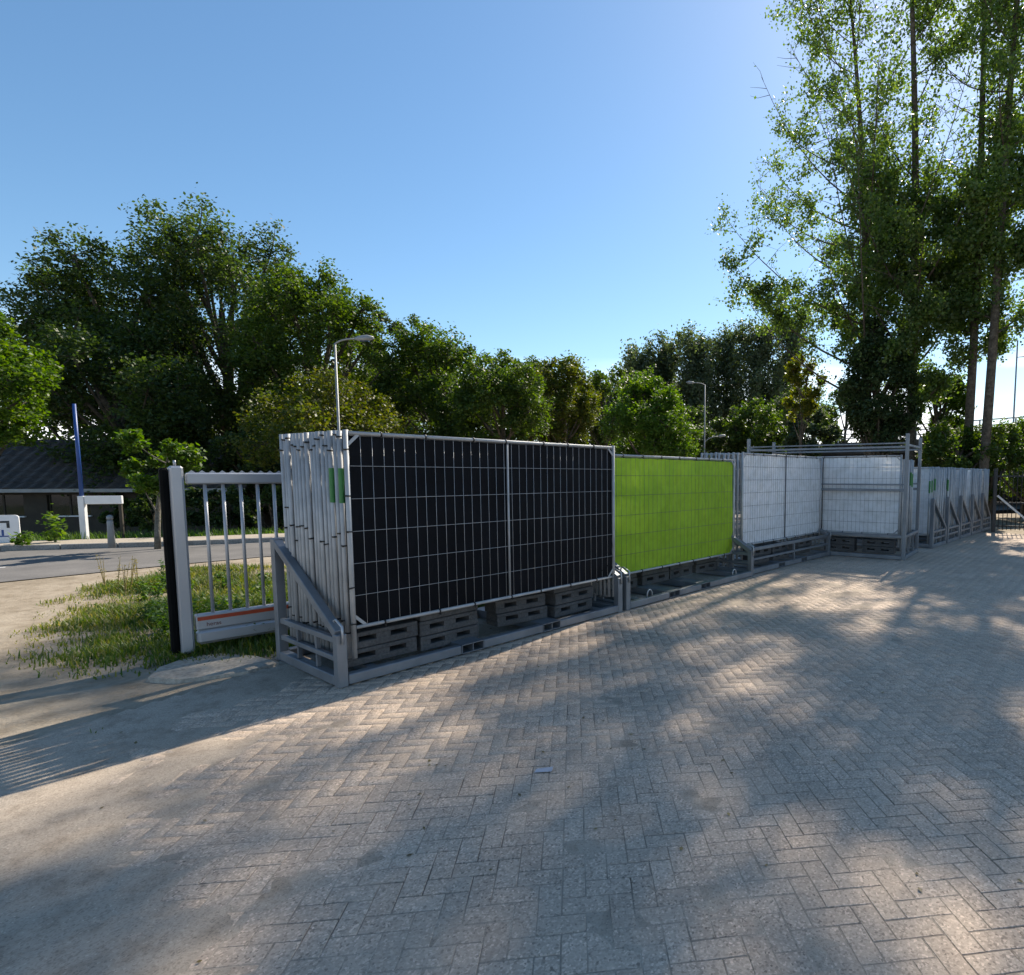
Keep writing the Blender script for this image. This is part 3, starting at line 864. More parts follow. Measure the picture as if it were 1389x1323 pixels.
def poplar(name, label, base, H, first, spread, n_leaf, lsize, mat, seed, bark='bark', group=None, trunk_r=.30, lean=(0, 0), nb=46, skew=(0, 0), cat='tree', thin=1., top_w=.55, tip=.45, clump=0):
    """tall open tree: straight stem, steep ascending limbs, leaves in loose sprays along limbs and twigs"""
    r = np.random.default_rng(seed)
    o = empty(name, base, 0, label, cat, group)
    wood = MB()
    k = 14
    t = np.linspace(0, 1, k)
    sp = np.stack([lean[0] * t ** 1.3 + .25 * np.sin(t * 5 + seed) * t, lean[1] * t ** 1.3 + .2 * np.cos(t * 4 + seed) * t, -.1 + t * H], -1)
    wood.tube(sp, list(trunk_r * (1 - t) ** .75 + .025), 9)
    pts, wts, limbs, spans = [], [], [], []
    for i in range(nb):
        f = (i + r.random()) / nb
        z0 = first + (H * .95 - first) * f
        s = np.array([np.interp(z0, sp[:, 2], sp[:, j]) for j in range(3)])
        a = i * 2.4 + r.normal(0, .5)
        prof = 1.0 - (1 - tip) * max(f - .12, 0) / .88 if f > .12 else .75 + f * 2.
        Lh = spread * prof * r.uniform(.5, 1.1)
        rise = min(Lh * r.uniform(.8, 1.5), max(H * 1.03 - z0, .6))
        end = s + np.array([math.cos(a) * Lh + skew[0] * (1 - f) * Lh, math.sin(a) * Lh + skew[1] * (1 - f) * Lh, rise])
        ctrl = s + (end - s) * np.array([.6, .6, .28]) + r.normal(0, .12, 3)
        lp = bez(s, ctrl, end, 8)
        r0 = max(.018, trunk_r * .30 * (1 - .7 * f))
        limbs.append([(lp, list(np.linspace(r0, .007, 8)), 6)]); i0 = len(pts)
        ns_ = int(9 + Lh * 3.2)
        bw = r.uniform(.35, 1.) * (1 - (1 - top_w) * f)
        for q in range(ns_):
            u = min(.16 + .84 * (q + r.random()) / ns_, .999) * 7
            b0 = lp[int(u)] * (1 - u % 1) + lp[int(u) + 1] * (u % 1)
            dv = r.normal(size=3); dv[2] = dv[2] * .7 + .35; dv /= np.linalg.norm(dv)
            l2 = r.uniform(.35, 1.5) * (.5 + .16 * Lh)
            e2 = b0 + dv * l2
            limbs[-1].append(([b0, (b0 + e2) / 2 + r.normal(0, .06, 3), e2], [.012, .008, .004], 4))
            w_ = r.uniform(.12, 1.) ** 1.4 * bw
            for v in (.3, .55, .8, 1.):
                pts.append(b0 + (e2 - b0) * v); wts.append(w_)
        pts.append(end); wts.append(.6 * bw); spans.append((i0, len(pts)))
    for q in range(150):
        z0 = r.uniform(first + 1.5, H * .97)
        s = np.array([np.interp(z0, sp[:, 2], sp[:, j]) for j in range(3)])
        pts.append(s + r.normal(0, .5, 3)); wts.append(.55 * (1 - .4 * z0 / H))
    pts, wts = np.array(pts), np.array(wts)
    if clump:                                   # boughs with thick foliage and open gaps between them
        cf_ = clump_field(pts, clump); cf_[-150:] = .75
        wts = wts * cf_ * (1 + 2.1 * sstep(15.5, 10., pts[:, 2]))
    bare = np.array([wts[a_:b_].mean() for a_, b_ in spans])
    for lm, w0, (a_, b_) in zip(limbs, bare, spans):
        if w0 < .22 * bare.mean(): wts[a_:b_] = 0; continue
        for seg_ in lm: wood.tube(*seg_, cap=False)
    wts /= wts.sum()
    pk_ = r.choice(len(pts), n_leaf, p=wts)
    lv = pts[pk_] + r.normal(size=(n_leaf, 3)) * np.array([.19, .19, .22]) * r.uniform(.5, 1.25, n_leaf)[:, None] * thin
    wood.build('trunk', M[bark], o)
    crown_obj(leaf_quads(lv, lsize, r, flat=.0, aspect=.8), L_[mat], o)
    return o
def place(px, Yd):
    x = (px - PPX) / FPX * Yd * 1.0
    return (x, Yd, float(terrain(x, Yd)))
def zpix(py, Yd): return float(at_depth(PPX, py, Yd)[2])
def tree_px(name, label, px, Yd, top, bot, half, n, ls, mat, seed, **kw):
    b = place(px, Yd)
    return spread_tree(name, label, b, zpix(top, Yd) - b[2], max(zpix(bot, Yd), b[2] + .1) - b[2], half * Yd / FPX, n, ls, mat, seed, **kw)

# ------------------------------------------------------------------ trees beyond the road
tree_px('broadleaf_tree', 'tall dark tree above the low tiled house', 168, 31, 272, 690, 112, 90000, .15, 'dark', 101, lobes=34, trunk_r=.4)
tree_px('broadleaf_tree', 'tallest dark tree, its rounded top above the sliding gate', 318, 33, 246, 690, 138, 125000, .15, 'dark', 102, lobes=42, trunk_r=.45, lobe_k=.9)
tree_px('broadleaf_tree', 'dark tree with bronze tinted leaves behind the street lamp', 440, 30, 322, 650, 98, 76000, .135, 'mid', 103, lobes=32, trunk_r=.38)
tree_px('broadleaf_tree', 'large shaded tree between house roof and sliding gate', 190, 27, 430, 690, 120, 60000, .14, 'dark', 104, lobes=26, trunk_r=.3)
tree_px('broadleaf_tree', 'slender feathery tree top showing beyond the street lamp', 522, 40, 358, 640, 40, 14000, .15, 'grey', 105, lobes=12)
tree_px('broadleaf_tree', 'light green tree spreading over the low house', -25, 19, 395, 625, 92, 36000, .115, 'bright', 106, lobes=20, trunk_r=.2)
tree_px('small_tree', 'low bronze-topped tree right behind the street lamp pole', 450, 23, 496, 655, 98, 36000, .11, 'warm', 107, lobes=20)
tree_px('broadleaf_tree', 'leafy green tree next to the street lamp arm', 600, 32, 414, 650, 86, 52000, .14, 'mid', 108, lobes=26)
tree_px('broadleaf_tree', 'green tree behind the black banner, half overlapping its taller neighbour', 680, 28, 458, 650, 72, 42000, .125, 'mid', 109, lobes=22)
tree_px('broadleaf_tree', 'bronze-green tree behind the right end of the black banner', 770, 34, 458, 650, 56, 34000, .14, 'warm', 110, lobes=20)
tree_px('broadleaf_tree', 'sunlit green tree above the lime green banner', 882, 24, 484, 672, 70, 44000, .10, 'bright', 111, lobes=28, shape='cone')
tree_px('broadleaf_tree', 'dim tree crown in the gap beside the bronze-green tree', 822, 40, 472, 640, 55, 24000, .16, 'mid', 112, lobes=16)
tree_px('broadleaf_tree', 'dark bushy tree in the gap behind the black banner', 720, 40, 468, 640, 60, 22000, .17, 'dark', 113, lobes=16)
tree_px('broadleaf_tree', 'dim green tree filling the gap under the street lamp arm', 540, 35, 440, 650, 62, 26000, .15, 'mid', 114, lobes=20)
tree_px('small_tree', 'small shaded tree standing at the dark wood edge', 350, 26, 560, 690, 60, 16000, .13, 'dark', 115, lobes=14)
for i, (px, tp, hf) in enumerate(((492, 392, 52), (560, 424, 56), (640, 440, 58), (705, 462, 52), (748, 472, 46), (805, 478, 50), (858, 486, 46))):
    tree_px('belt_tree', ORD[i] + ' dim tree of the back belt, counted from the street lamp', px, 46 + 2 * (i % 2), tp, 645, hf, 15000, .21, ('mid', 'warm', 'mid', 'mid', 'dark', 'mid', 'grey')[i], 130 + i, lobes=18, group='trees of the back belt')
for i, (px, tp, hf) in enumerate(((-40, 400, 70), (40, 410, 60), (250, 520, 60))):
    tree_px('belt_tree', ('dim tree behind the light green tree and house roof', 'dim tree over the ridge of the house roof', 'dim tree in the shade behind the sliding gate')[i], px, 38, tp, 690, hf, 15000, .19, 'dark', 150 + i, lobes=18)
for i, (px, Yd, tp, hf) in enumerate(((165, 21.5, 668, 24), (205, 21, 660, 30), (255, 21.5, 655, 30), (310, 22, 650, 34), (365, 22.5, 640, 36))):
    tree_px('hedge_bush', 'dark hedge bush between far pavement and house wall', px, Yd, tp, 728, hf, 6000, .11, 'dark', 160 + i, lobes=10, cat='bush', group='hedge bushes across the road', trunk_r=.05)
# street sapling with a visible stem by the pavement
sb = on_ground(214, 745, .0)
spread_tree('street_sapling', 'small bright sapling with thin trunk on the far pavement', (sb[0], sb[1], .1), 2.95, 1.05, .92, 7000, .10, 'bright', 116, lobes=9, trunk_r=.07, bark='bark_pale')

# far row of pale poplars
for i, (px, tp, hf) in enumerate(((866, 478, 2.3), (905, 466, 2.5), (945, 458, 2.6), (985, 452, 2.7), (1025, 448, 2.6), (1066, 440, 2.8))):
    Yd = 72 + 2.5 * (i % 2); b_ = place(px, Yd)
    poplar('far_poplar', ORD[i] + ' pale grey-green poplar of the far row, counted from the sunlit green tree', b_, zpix(tp, Yd) - b_[2], 6.0, hf * 1.5, 15000, .30, 'grey', 200 + i, 'bark', 'poplars in the far row', .16, nb=30, thin=2.2, tip=.5, top_w=.9, clump=0)
# shrubs below the viaduct
for px, Yd, tp, hf, mt, sd, lb in ((1032, 46, 530, 46, 'mid', 301, 'round green tree rising above the guard rail of the viaduct'),
                                   (985, 48, 552, 36, 'dark', 302, 'dark bush behind the lamp with two arms'),
                                   (1100, 43, 540, 38, 'grey', 303, 'pale glinting bush at the thin pole on the viaduct'),
                                   (935, 56, 540, 40, 'dark', 304, 'dark bush half hidden by the sunlit green tree'),
                                   (1066, 62, 520, 44, 'dark', 305, 'dim bush filling the gap below the far poplars'),
                                   (1140, 50, 500, 44, 'mid', 306, 'green bush half hidden by the ivy thicket')):
    tree_px('bush', lb, px, Yd, tp, 640, hf, 15000, .2, mt, sd, lobes=14, cat='bush')

# tall poplars at the right
PG = 'tall poplars at the end of the yard'
def pop(px, Yd, H, first, spread, n, seed, label, **kw):
    b_ = place(px, Yd)
    return poplar('poplar_tree', label, b_, H, first, spread, n, .125, 'poplar', seed, **kw)
pop(1180, 27, 23.5, 4.5, 6.3, 54000, 401, 'wide poplar leaning over the white panels', trunk_r=.19, lean=(-1.6, 0), skew=(-.3, 0), nb=44, clump=29)
pop(1234, 25, 25.5, 4.5, 4.4, 46000, 402, 'poplar with an ivy-clad lower trunk beside the tall crate rack', trunk_r=.20, lean=(-.6, .4), nb=44, clump=1066)
pop(1308, 24, 25.5, 6.5, 3.3, 38000, 403, 'bare-stemmed poplar behind the side by side racks', trunk_r=.165, lean=(.1, 0), nb=36, clump=1132)
pop(1330, 22.5, 26, 6.8, 3.4, 28000, 404, 'slimmer bare-stemmed poplar at the barred gate', trunk_r=.16, lean=(.9, 0), nb=36, clump=126)
pop(1480, 23, 25, 6., 4.0, 22000, 405, 'poplar past the barred gate, only its left boughs showing', trunk_r=.2, nb=36, clump=403)
# ivy column and undergrowth
tree_px('ivy_thicket', 'dark dense ivy thicket around the poplar trunk', 1188, 25.5, 402, 640, 58, 46000, .12, 'ivy', 411, lobes=30, cat='thicket')
tree_px('small_tree', 'small tree with yellowing leaves left of the ivy thicket', 1086, 29, 440, 600, 28, 8000, .13, 'yellow', 412, lobes=16, trunk_r=.09)
tree_px('bush', 'light green bush between the ivy thicket and the bare stems', 1268, 28, 484, 650, 44, 24000, .13, 'bright', 413, lobes=18, cat='bush')
tree_px('bush', 'leafy bush around the feet of the bare-stemmed poplars', 1300, 23.5, 556, 670, 56, 24000, .11, 'mid', 414, lobes=18, cat='bush')
tree_px('bush', 'yellow-green bush behind the barred gate', 1392, 26, 552, 710, 56, 26000, .11, 'bright', 415, lobes=18, cat='bush')
tree_px('bush', 'green bush right behind the racks and gate post', 1345, 25, 545, 690, 40, 16000, .11, 'mid', 417, lobes=14, cat='bush')
tree_px('bush', 'low dark bush along the foot of the barred gate', 1440, 23, 610, 705, 60, 12000, .12, 'dark', 416, lobes=14, cat='bush')
# shaded undergrowth closing the wood edge behind the road
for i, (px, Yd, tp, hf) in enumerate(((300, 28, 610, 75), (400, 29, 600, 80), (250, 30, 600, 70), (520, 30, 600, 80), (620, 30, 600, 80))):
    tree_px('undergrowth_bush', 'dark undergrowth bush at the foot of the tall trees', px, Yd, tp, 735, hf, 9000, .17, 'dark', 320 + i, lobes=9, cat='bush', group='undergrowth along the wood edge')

# ------------------------------------------------------------------ viaduct with guard rails
v0, v1 = np.array([-14., 80.]), np.array([36., 16.])
va = (v1 - v0) / np.linalg.norm(v1 - v0); VZ = math.atan2(va[1], va[0]); VL = float(np.linalg.norm(v1 - v0))
vs_ = np.array([1.6, 60.]); s_at = float(np.dot(vs_ - v0, va)); off = vs_ - (v0 + va * s_at)
org = v0 + off
vd = empty('viaduct', (org[0], org[1], 0), VZ, 'raised road with a dark concrete edge beyond the yard', 'viaduct')
MB().box((0, -.25, 3.35), (VL, 9.0, 4.22), .03).build('deck', M['fascia'], vd)
for x in np.arange(4, VL, 9): MB().box((x, 1.2, -.9), (x + .9, 7.4, 3.348)).build('pier', M['fascia'], vd)
MB().box((0, 8.2, -.9), (VL, 8.8, 3.34)).build('back_wall', M['fascia'], vd)
gr = empty('guard_rail', (org[0], org[1], 0), VZ, 'grey three-rail guard rail along the raised road', 'guard rail')
for z in (4.52, 4.84, 5.18):
    MB().bar((0, -.05, z), (VL, -.05, z), .08, .07).build('rail', M['galv'], gr)
for x in np.arange(1, VL, 2.0): MB().box((x - .04, -.004, 4.222), (x + .04, .07, 5.2)).build('rail_post', M['galv'], gr)
# a passing car, lamps on
def vpt(px):
    k = (px - PPX) / FPX
    a = (org[0] - k * org[1]) / (k * va[1] - va[0])
    return float(a)
ct = vpt(1036)
cp = org + va * ct + np.array([-va[1], va[0]]) * 1.6
car = empty('passing_car', (cp[0], cp[1], 4.222), VZ, 'dark blue car with a lit headlamp on the raised road', 'car')
prof = [(-2.1, .35), (-2.15, .75), (-1.75, .92), (-1.1, 1.38), (.35, 1.42), (1.05, .98), (1.95, .82), (2.15, .6), (2.1, .3)]
b = MB(); n_ = len(prof)
b.add([(x, -.85 + (.14 if z > 1 else 0), z) for x, z in prof] + [(x, .85 - (.14 if z > 1 else 0), z) for x, z in prof],
      [tuple(range(n_)), tuple(reversed(range(n_, 2 * n_)))] + [(i, n_ + i, n_ + (i + 1) % n_, (i + 1) % n_) for i in range(n_)])
b.build('body', M['car_paint'], car)
for yy in (-.79, .79): MB().add([(-1.0, yy, .96), (.85, yy, .98), (.3, yy * .92, 1.34), (-.95, yy * .92, 1.32)], [(0, 1, 2, 3)]).build('side_window', M['glass'], car, (0, math.copysign(.025, yy), 0))
for x in (-1.35, 1.35):
    for yy in (-.78, .78): MB().tube([(x, yy - .1, .32), (x, yy + .1, .32)], .32, 16).build('wheel', M['tyre'], car)
hm, hnt, hbs = new_mat('headlamp_glass')
hbs.inputs['Emission Color'].default_value = (1, .93, .8, 1); hbs.inputs['Emission Strength'].default_value = 30
for yy in (-.62, .62): MB().tube([(2.08, yy, .66), (2.16, yy, .66)], .13, 14).build('headlamp', hm, car)

# ------------------------------------------------------------------ lamp posts
def lamp(px, Yd, top, label, arms, r=.06):
    b_ = place(px, Yd); h = zpix(top, Yd) - b_[2]
    o = empty('street_lamp', b_, 0, label, 'street lamp')
    MB().tube([(0, 0, 0), (0, 0, 1.2), (0, 0, 1.25), (0, 0, h)], [r * 1.5, r * 1.4, r, r * .75], 10).build('pole', M['lamp_pole'], o)
    for az, L, rise, z in arms:
        d = np.array([math.cos(az), math.sin(az), 0])
        p0 = np.array([0, 0, h * z])
        p3 = p0 + d * L + np.array([0, 0, rise])
        MB().tube(bez(p0 - np.array([0, 0, .02]), p0 + d * L * .3 + np.array([0, 0, rise * .9]), p3, 7), r * .55, 8).build('arm', M['lamp_pole'], o)
        q = p3 + d * .55 + np.array([0, 0, .06])
        hd = MB()
        up = Vector((0, 0, 1))
        hd.tube([p3, p3 + (q - p3) * .25, p3 + (q - p3) * .7, q], [.03, .085, .10, .04], 10)
        hd.build('lamp_head', M['lamp_pole'], o)
        MB().bar(tuple(p3 + (q - p3) * .3 - np.array([0, 0, .088])), tuple(p3 + (q - p3) * .75 - np.array([0, 0, .098])), .11, .03).build('lens', M['glass'], o)
    return o
lamp(464, 18.5, 466, 'slim grey street lamp with a short arm behind the black banner', [(R(12), .55, .16, 1.)], .045)
lamp(955, 40, 522, 'street lamp with two arms behind the lime green banner', [(R(165), .7, .15, 1.), (R(8), .9, .4, .56)], .05)
lamp(1369, 58, 462, 'tall thin lamp mast beyond the barred gate', [(R(178), .5, .02, 1.), (R(-10), .9, .02, .9)], .09)
pb = place(1087, 46)
po = empty('thin_pole', pb, 0, 'bare thin pole beside the pale bush on the raised road', 'pole')
MB().tube([(0, 0, 0), (0, 0, 4.2), (0, 0, zpix(538, 46) - pb[2])], [.09, .07, .05], 8).build('shaft', M['lamp_pole'], po)
MB().tube([(0, 0, zpix(538, 46) - pb[2]), (0, 0, zpix(536, 46) - pb[2])], .07, 8).build('cap', M['lamp_pole'], po)

# ------------------------------------------------------------------ low house across the road
hb = np.array(place(20, 24.)); HZ = R(11)
ho = empty('house', (hb[0], hb[1], hb[2]), HZ, 'low dark house with tiled roof in the shade across the road', 'house')
HX0, HX1, EV = -9., 8.2, 2.15
wall = MB()
wins = [(-6.6, 1.6), (-3.7, 1.6), (-1.2, 1.5), (1.1, 1.5)]
xs = [HX0] + [v for w in wins for v in (w[0], w[0] + w[1])] + [HX1]
for a, c in zip(xs[::2], xs[1::2]): wall.box((a, 0, -.3), (c, .25, EV))
for a, w in wins: wall.box((a, .0, -.3), (a + w, .25, .95)); wall.box((a, 0, 1.8), (a + w, .25, EV))
wall.box((HX0, 5.0, -.3), (HX1, 5.25, EV)); wall.box((HX0, .252, -.3), (HX0 + .25, 4.998, EV)); wall.box((HX1 - .25, .252, -.3), (HX1, 4.998, EV))
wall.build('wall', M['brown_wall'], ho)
for a, w in wins:
    wd = MB().box((a + .003, .10, .953), (a + .06, .16, 1.797)).box((a + w - .06, .10, .953), (a + w - .003, .16, 1.797)).box((a + w / 2 - .03, .10, .953), (a + w / 2 + .03, .16, 1.797)).build('window', M['brown_wall'], ho)
    MB().box((a + .061, .125, .955), (a + w / 2 - .031, .135, 1.795)).build('pane', M['glass'], wd)
    MB().box((a + w / 2 + .031, .125, .955), (a + w - .061, .135, 1.795)).build('pane', M['glass'], wd)
    MB().box((a - .05, -.09, .90), (a + w + .05, -.003, .952)).build('sill', M['white'], wd)
roof = MB().add([(HX0 - .4, -.6, EV - .12), (HX1 + .4, -.6, EV - .12), (HX1 + .4, 2.6, EV + 2.0), (HX0 - .4, 2.6, EV + 2.0), (HX1 + .4, 5.8, EV - .12), (HX0 - .4, 5.8, EV - .12)],
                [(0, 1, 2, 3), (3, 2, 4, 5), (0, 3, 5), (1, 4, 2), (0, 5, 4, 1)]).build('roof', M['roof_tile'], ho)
MB().box((HX0 - .42, -.66, EV - .24), (HX1 + .42, -.605, EV - .10)).build('gutter', M['lamp_pole'], ho)
tl = MB()
k = 6
tv = []
for j in (0, 1):
    for i in range(k + 1):
        x = i / k * .44; tv.append((x, j * .44, .035 * math.sin(i / k * 2 * math.pi) + .04 - .02 * j))
tl.add(tv + [(x, y, z - .03) for x, y, z in tv[:k + 1]], [(i, i + 1, k + 2 + i, k + 1 + i) for i in range(k)] + [(2 * k + 2 + i, 2 * k + 3 + i, i + 1, i) for i in range(k)])
tme_ = tl.mesh('tile', M['roof_tile'])
sl = math.atan2(2.12, 3.2)
for row in range(9):
    for i in range(33):
        x = HX0 + 2.5 + i * .44
        y = -.62 + row * .41 * math.cos(sl); z = EV - .115 + row * .41 * math.sin(sl)
        if x < HX1: link('tile', tme_, roof, (x, y, z + .01), (sl, 0, random.gauss(0, .01)))

# blue and white pole with a white cross board, sign, bollard, plants in front of the house
bp = on_ground(116, 736, -.05)
bo = empty('gate_pole', (bp[0], bp[1], -.1), R(14), 'tall pole, blue above and white below, with a white cross board', 'pole')
zb_ = float(at_depth(110, 672, bp[1])[2]) + .1; zt_ = float(at_depth(103, 548, bp[1])[2]) + .1
MB().box((-.07, -.07, 0), (.07, .07, zb_ - .02), .01).build('white_post', M['white'], bo)
MB().tube([(0, 0, zb_ - .02), (0, 0, zt_)], [.05, .042], 12).build('blue_shaft', M['blue'], bo)
MB().box((.075, -.05, zb_ - .25), (.95, .05, zb_ - .02), .01).build('cross_board', M['white'], bo)
MB().box((.86, -.04, 0), (.93, .04, zb_ - .255), .01).build('rear_post', M['brown_wall'], bo)
sg = on_ground(4, 742, 0)
so = empty('sign_board', (sg[0], sg[1], 0), R(20), 'white rounded sign board with dark marks in front of the house', 'sign')
zs0, zs1 = float(at_depth(10, 737, sg[1])[2]), float(at_depth(10, 699, sg[1])[2])
bx0, bx1, rr = -.75, .36, .08
pts = []
for cx, cz_, a0 in ((bx1 - rr, zs1 - rr, 0), (bx0 + rr, zs1 - rr, 90), (bx0 + rr, zs0 + rr, 180), (bx1 - rr, zs0 + rr, 270)):
    pts += [(cx + rr * math.cos(R(a0 + t)), cz_ + rr * math.sin(R(a0 + t))) for t in (0, 30, 60, 90)]
n_ = len(pts)
MB().add([(x, 0, z) for x, z in pts] + [(x, .03, z) for x, z in pts], [tuple(reversed(range(n_))), tuple(range(n_, 2 * n_))] + [(i, (i + 1) % n_, n_ + (i + 1) % n_, n_ + i) for i in range(n_)][::1]).build('board', M['white'], so)
MB().box((-.02, -.004, zs1 - .20), (.17, -.001, zs1 - .15)).box((.11, -.004, zs1 - .33), (.17, -.001, zs1 - .203)).build('dark_mark', M['dark_steel'], so)
MB().box((-.30, -.004, zs0 + .16), (.14, -.001, zs0 + .19)).box((.0, -.004, zs0 + .193), (.045, -.001, zs0 + .34)).build('blue_mark', M['blue'], so)
for x in (-.55, .15): MB().box((x - .03, .031, 0), (x + .03, .08, zs1 - .05)).build('leg', M['dark_steel'], so)
bl = on_ground(152, 743, .1)
bo2 = empty('bollard', (bl[0], bl[1], 0.1), 0, 'slim pale bollard with a round cap on the far pavement', 'bollard')
MB().tube([(0, 0, 0), (0, 0, .62), (0, 0, .66)], [.075, .06, .05], 12).build('shaft', M['lamp_pole'], bo2)
MB().tube([(0, 0, .66), (0, 0, .69), (0, 0, .75), (0, 0, .78)], [.04, .065, .06, .02], 12).build('cap', M['lamp_pole'], bo2)

# ------------------------------------------------------------------ verge: grass, weeds
def blades(px_, py_, h, w, r, z0, droop=.5):
    n = len(px_)
    a = r.uniform(0, 2 * math.pi, n); l = r.uniform(.1, 1., n) * droop * h
    dx_, dy_ = np.cos(a) * l, np.sin(a) * l
    sx_, sy_ = -np.sin(a) * w, np.cos(a) * w
    b0 = np.stack([px_ - sx_, py_ - sy_, z0], -1); b1 = np.stack([px_ + sx_, py_ + sy_, z0], -1)
    m0 = np.stack([px_ + dx_ * .35 - sx_ * .8, py_ + dy_ * .35 - sy_ * .8, z0 + h * .6], -1); m1 = np.stack([px_ + dx_ * .35 + sx_ * .8, py_ + dy_ * .35 + sy_ * .8, z0 + h * .6], -1)
    t0 = np.stack([px_ + dx_ - sx_ * .1, py_ + dy_ - sy_ * .1, z0 + h * .95], -1); t1 = np.stack([px_ + dx_ + sx_ * .1, py_ + dy_ + sy_ * .1, z0 + h * .95], -1)
    co = np.stack([b0, b1, m0, m1, t0, t1], 1).reshape(-1, 3)
    k = 6 * np.arange(n)[:, None]
    q = np.concatenate([k + np.array([[0, 1, 3, 2]]), k + np.array([[2, 3, 5, 4]])], 1).reshape(-1, 4)
    return co, q
def poly_mask(x, y, poly):
    ins = np.zeros(len(x), bool)
    for (x0, y0), (x1, y1) in zip(poly, poly[1:] + poly[:1]):
        c = ((y0 > y) != (y1 > y)) & (x < (x1 - x0) * (y - y0) / (y1 - y0 + 1e-12) + x0)
        ins ^= c
    return ins
verge = [tuple(on_ground(*p)[:2]) for p in ((66, 862), (84, 838), (122, 806), (180, 783), (260, 772), (345, 768), (385, 775))] + [(-3.2, 9.6), (-1.2, 9.4), (-3.1, 6.9)] + [tuple(on_ground(*p)[:2]) for p in ((330, 893), (262, 884), (232, 893), (160, 905), (108, 900), (90, 880))]
r = np.random.default_rng(77)
vx0, vx1 = min(p[0] for p in verge), max(p[0] for p in verge); vy0, vy1 = min(p[1] for p in verge), max(p[1] for p in verge)
x = r.uniform(vx0 - .4, vx1 + .2, 140000); y = r.uniform(vy0 - .3, vy1, 140000)
wx, wy = x + .22 * fbm(x, y, 71, 3.2, 4), y + .22 * fbm(x, y, 72, 3.2, 4)
inner = sum(poly_mask(wx + .42 * math.cos(a_), wy + .42 * math.sin(a_), verge).astype(float) for a_ in np.arange(8) * math.pi / 4) / 8
dens = fbm(x, y, 9, 2.2, 4)
k = (inner > 0) & (dens * .9 + inner * .9 - .45 + r.normal(0, .33, len(x)) > 0) & (r.random(len(x)) < .25 + inner)
k &= ~((row_coords(x, y)[1] < 1.42) & (row_coords(x, y)[0] > -1.2))
x, y, dens, inner = x[k], y[k], dens[k], inner[k]
h = np.clip((.05 + .10 * (dens + .45)) * (.25 + .85 * inner) + r.normal(0, .025, len(x)), .015, .32)
dry = r.random(len(x)) < .18 + .62 * sstep(-5.4, -6.9, x) * (.6 + .4 * (dens < .2)) + .25 * (inner < .4)
for nm, kk, mt, lb in (('verge_grass', ~dry, 'grass', 'rough green grass covering the verge by the sliding gate'), ('dry_grass', dry, 'straw', 'straw-coloured dry grass fringing the verge')):
    co, q = blades(x[kk], y[kk], h[kk] * (1. if mt == 'grass' else .8), .0046 + .0034 * r.random(kk.sum()), r, np.full(kk.sum(), -.02), .9)
    tag(link(nm, np_mesh(nm, co, q, L_[mt])), lb, 'grass', kind='stuff')
# sparse tufts creeping over the yard edge, and grass along the far pavement
x = r.uniform(-7.6, -2.9, 30000); y = r.uniform(3.6, 7., 30000)
al, bk = row_coords(x, y)
k = (fbm(x, y, 15, 2.6, 4) > .62) & (bk > -.9 + .1 * fbm(x, y, 16, 3., 2)) & (bk < 1.6) & (al < -.3)
co, q = blades(x[k], y[k], r.uniform(.015, .06, k.sum()), np.full(k.sum(), .004), r, np.full(k.sum(), -.01), 1.2)
tag(link('edge_tufts', np_mesh('edge_tufts', co, q, L_['grass'])), 'thin grass tufts on the sandy edge of the yard', 'grass', kind='stuff')
x = r.uniform(-34, -6, 36000); y = r.uniform(11.5, 24, 36000)
d = far_side(x, y)
pe = np.interp(x, [p[0] for p in pav_out], [p[1] for p in pav_out])
k = (y > pe + .05) & (y < pe + 7) & (fbm(x, y, 17, 1.2, 3) > -.45 + (y - pe) * .02)
co, q = blades(x[k], y[k], r.uniform(.08, .32, k.sum()), np.full(k.sum(), .011), r, terrain(x[k], y[k]) - .02, .8)
tag(link('roadside_grass', np_mesh('roadside_grass', co, q, L_['weed'])), 'green grass strip between far pavement and house', 'grass', kind='stuff')

def weed(base, h, n_leaf, lsize, spread, mat, label, seed, group=None, stems=5, name='weed_plant'):
    rr_ = np.random.default_rng(seed)
    o = empty(name, base, 0, label, 'plant', group)
    st = MB(); lv = []
    for i in range(stems):
        a = rr_.uniform(0, 6.28); e = np.array([math.cos(a), math.sin(a), 0]) * spread * rr_.uniform(.2, 1.) + np.array([0, 0, h * rr_.uniform(.7, 1.)])
        p = bez(np.zeros(3), e * np.array([.4, .4, .6]), e, 6)
        st.tube(p, list(np.linspace(.006, .002, 6)), 4, cap=False)
        t = rr_.uniform(.15, 1., n_leaf // stems) * 4.999
        b_ = p[t.astype(int)] * (1 - t % 1)[:, None] + p[t.astype(int) + 1] * (t % 1)[:, None]
        lv.append(b_ + rr_.normal(0, lsize * .55, (len(t), 3)))
    st.build('stem', L_['dry'] if mat == 'dry' else L_['weed'], o)
    crown_obj(leaf_quads(np.concatenate(lv), lsize, rr_, .5, .55), L_[mat], o, 'leaves')
    return o
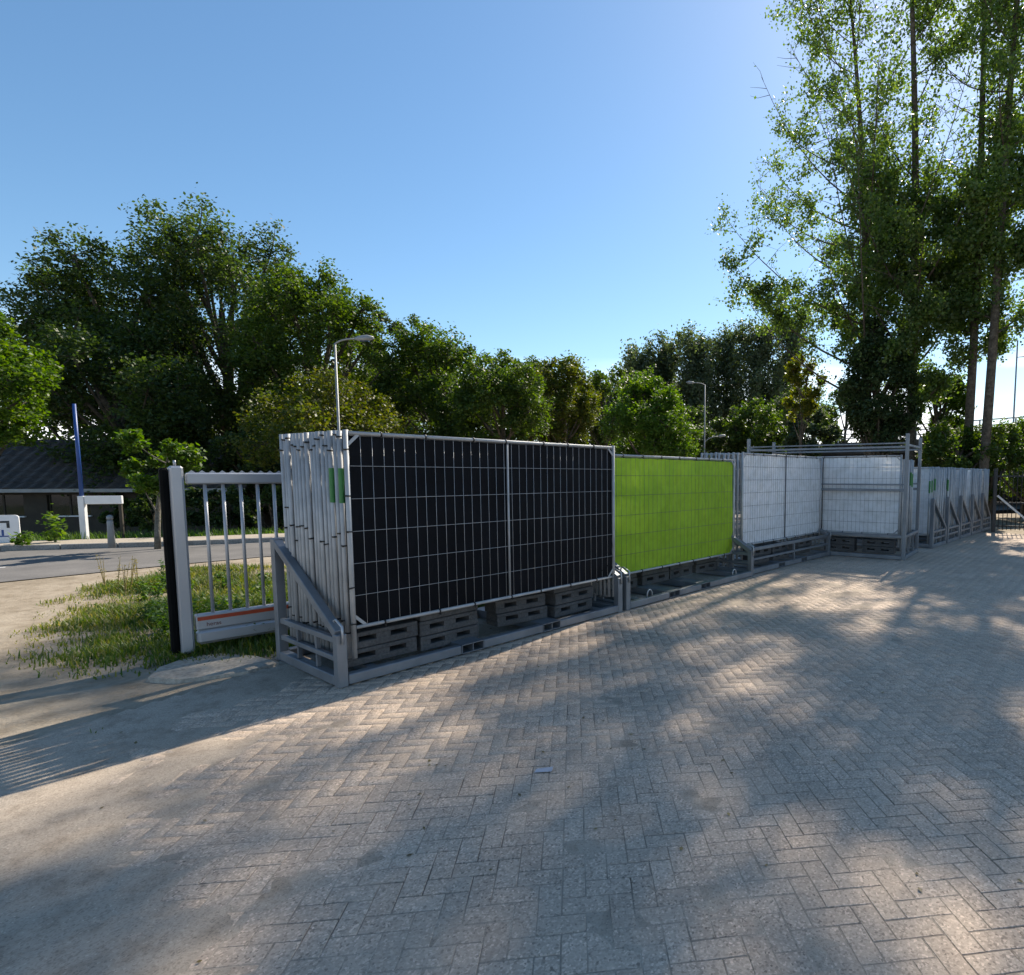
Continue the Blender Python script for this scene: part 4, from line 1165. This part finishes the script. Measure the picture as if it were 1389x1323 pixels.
for i, (px, py, h) in enumerate(((143, 800, .62), (160, 802, .56), (178, 803, .6), (188, 800, .5), (170, 806, .52))):
    weed(on_ground(px, py), h, 60, .028, .10, 'dry', 'tall dry yellow weed stalk standing up from the verge', 500 + i, 'dry stalks on the verge', 3, 'weed_stalk')
for i in range(34):
    p = on_ground(r.uniform(185, 380), r.uniform(786, 880))
    weed((p[0], p[1], -.02), r.uniform(.14, .36), 110, .055, .16, 'weed', 'leafy green weed growing behind the sliding gate', 520 + i, 'weeds behind the sliding gate', 6)
weed(on_ground(222, 800), .55, 120, .05, .1, 'weed', 'tallest leafy weed standing beside the black gate edge', 560, None, 4)
for i, (px, py, h, lb) in enumerate(((75, 741, .95, 'broad-leaved bush plant in front of the house windows'), (30, 746, .4, 'low leafy plant under the white sign board'))):
    weed(on_ground(px, py), h, 160, .14, .4, 'bright', lb, 570 + i, None, 7)

# ------------------------------------------------------------------ small litter on the yard
pp_ = on_ground(737, 1047)
MB().add([(-.055, -.012, .004), (.05, -.022, .006), (.06, .02, .014), (-.04, .026, .007), (-.055, -.012, .003), (.05, -.022, .005), (.06, .02, .013), (-.04, .026, .006)],
         [(0, 1, 2, 3), (7, 6, 5, 4), (0, 4, 5, 1), (1, 5, 6, 2), (2, 6, 7, 3), (3, 7, 4, 0)]).build('paper_scrap', M['paper'], None, (pp_[0], pp_[1], .003), (0, 0, .2))
tag(bpy.data.objects['paper_scrap'], 'scrap of pale paper lying on the pavers', 'litter')
x = r.uniform(-6, 9, 2600); y = r.uniform(1.2, 16, 2600)
k = in_yard(x, y, -.2) & (r.random(2600) < .12 + .5 * (fbm(x, y, 33, 1.4, 3) > .25))
x, y = x[k], y[k]
co = leaf_quads(np.stack([x, y, np.maximum(sand_level(x, y), 0) + .006], -1), .028, r, 3.5, .6)
co[:, 2] = np.maximum(co[:, 2], .0015)
tag(link('fallen_leaves', np_mesh('fallen_leaves', co, np.arange(len(co)).reshape(-1, 4), L_['litter'])), 'small dry leaves scattered over the paved yard', 'leaf litter', kind='stuff')
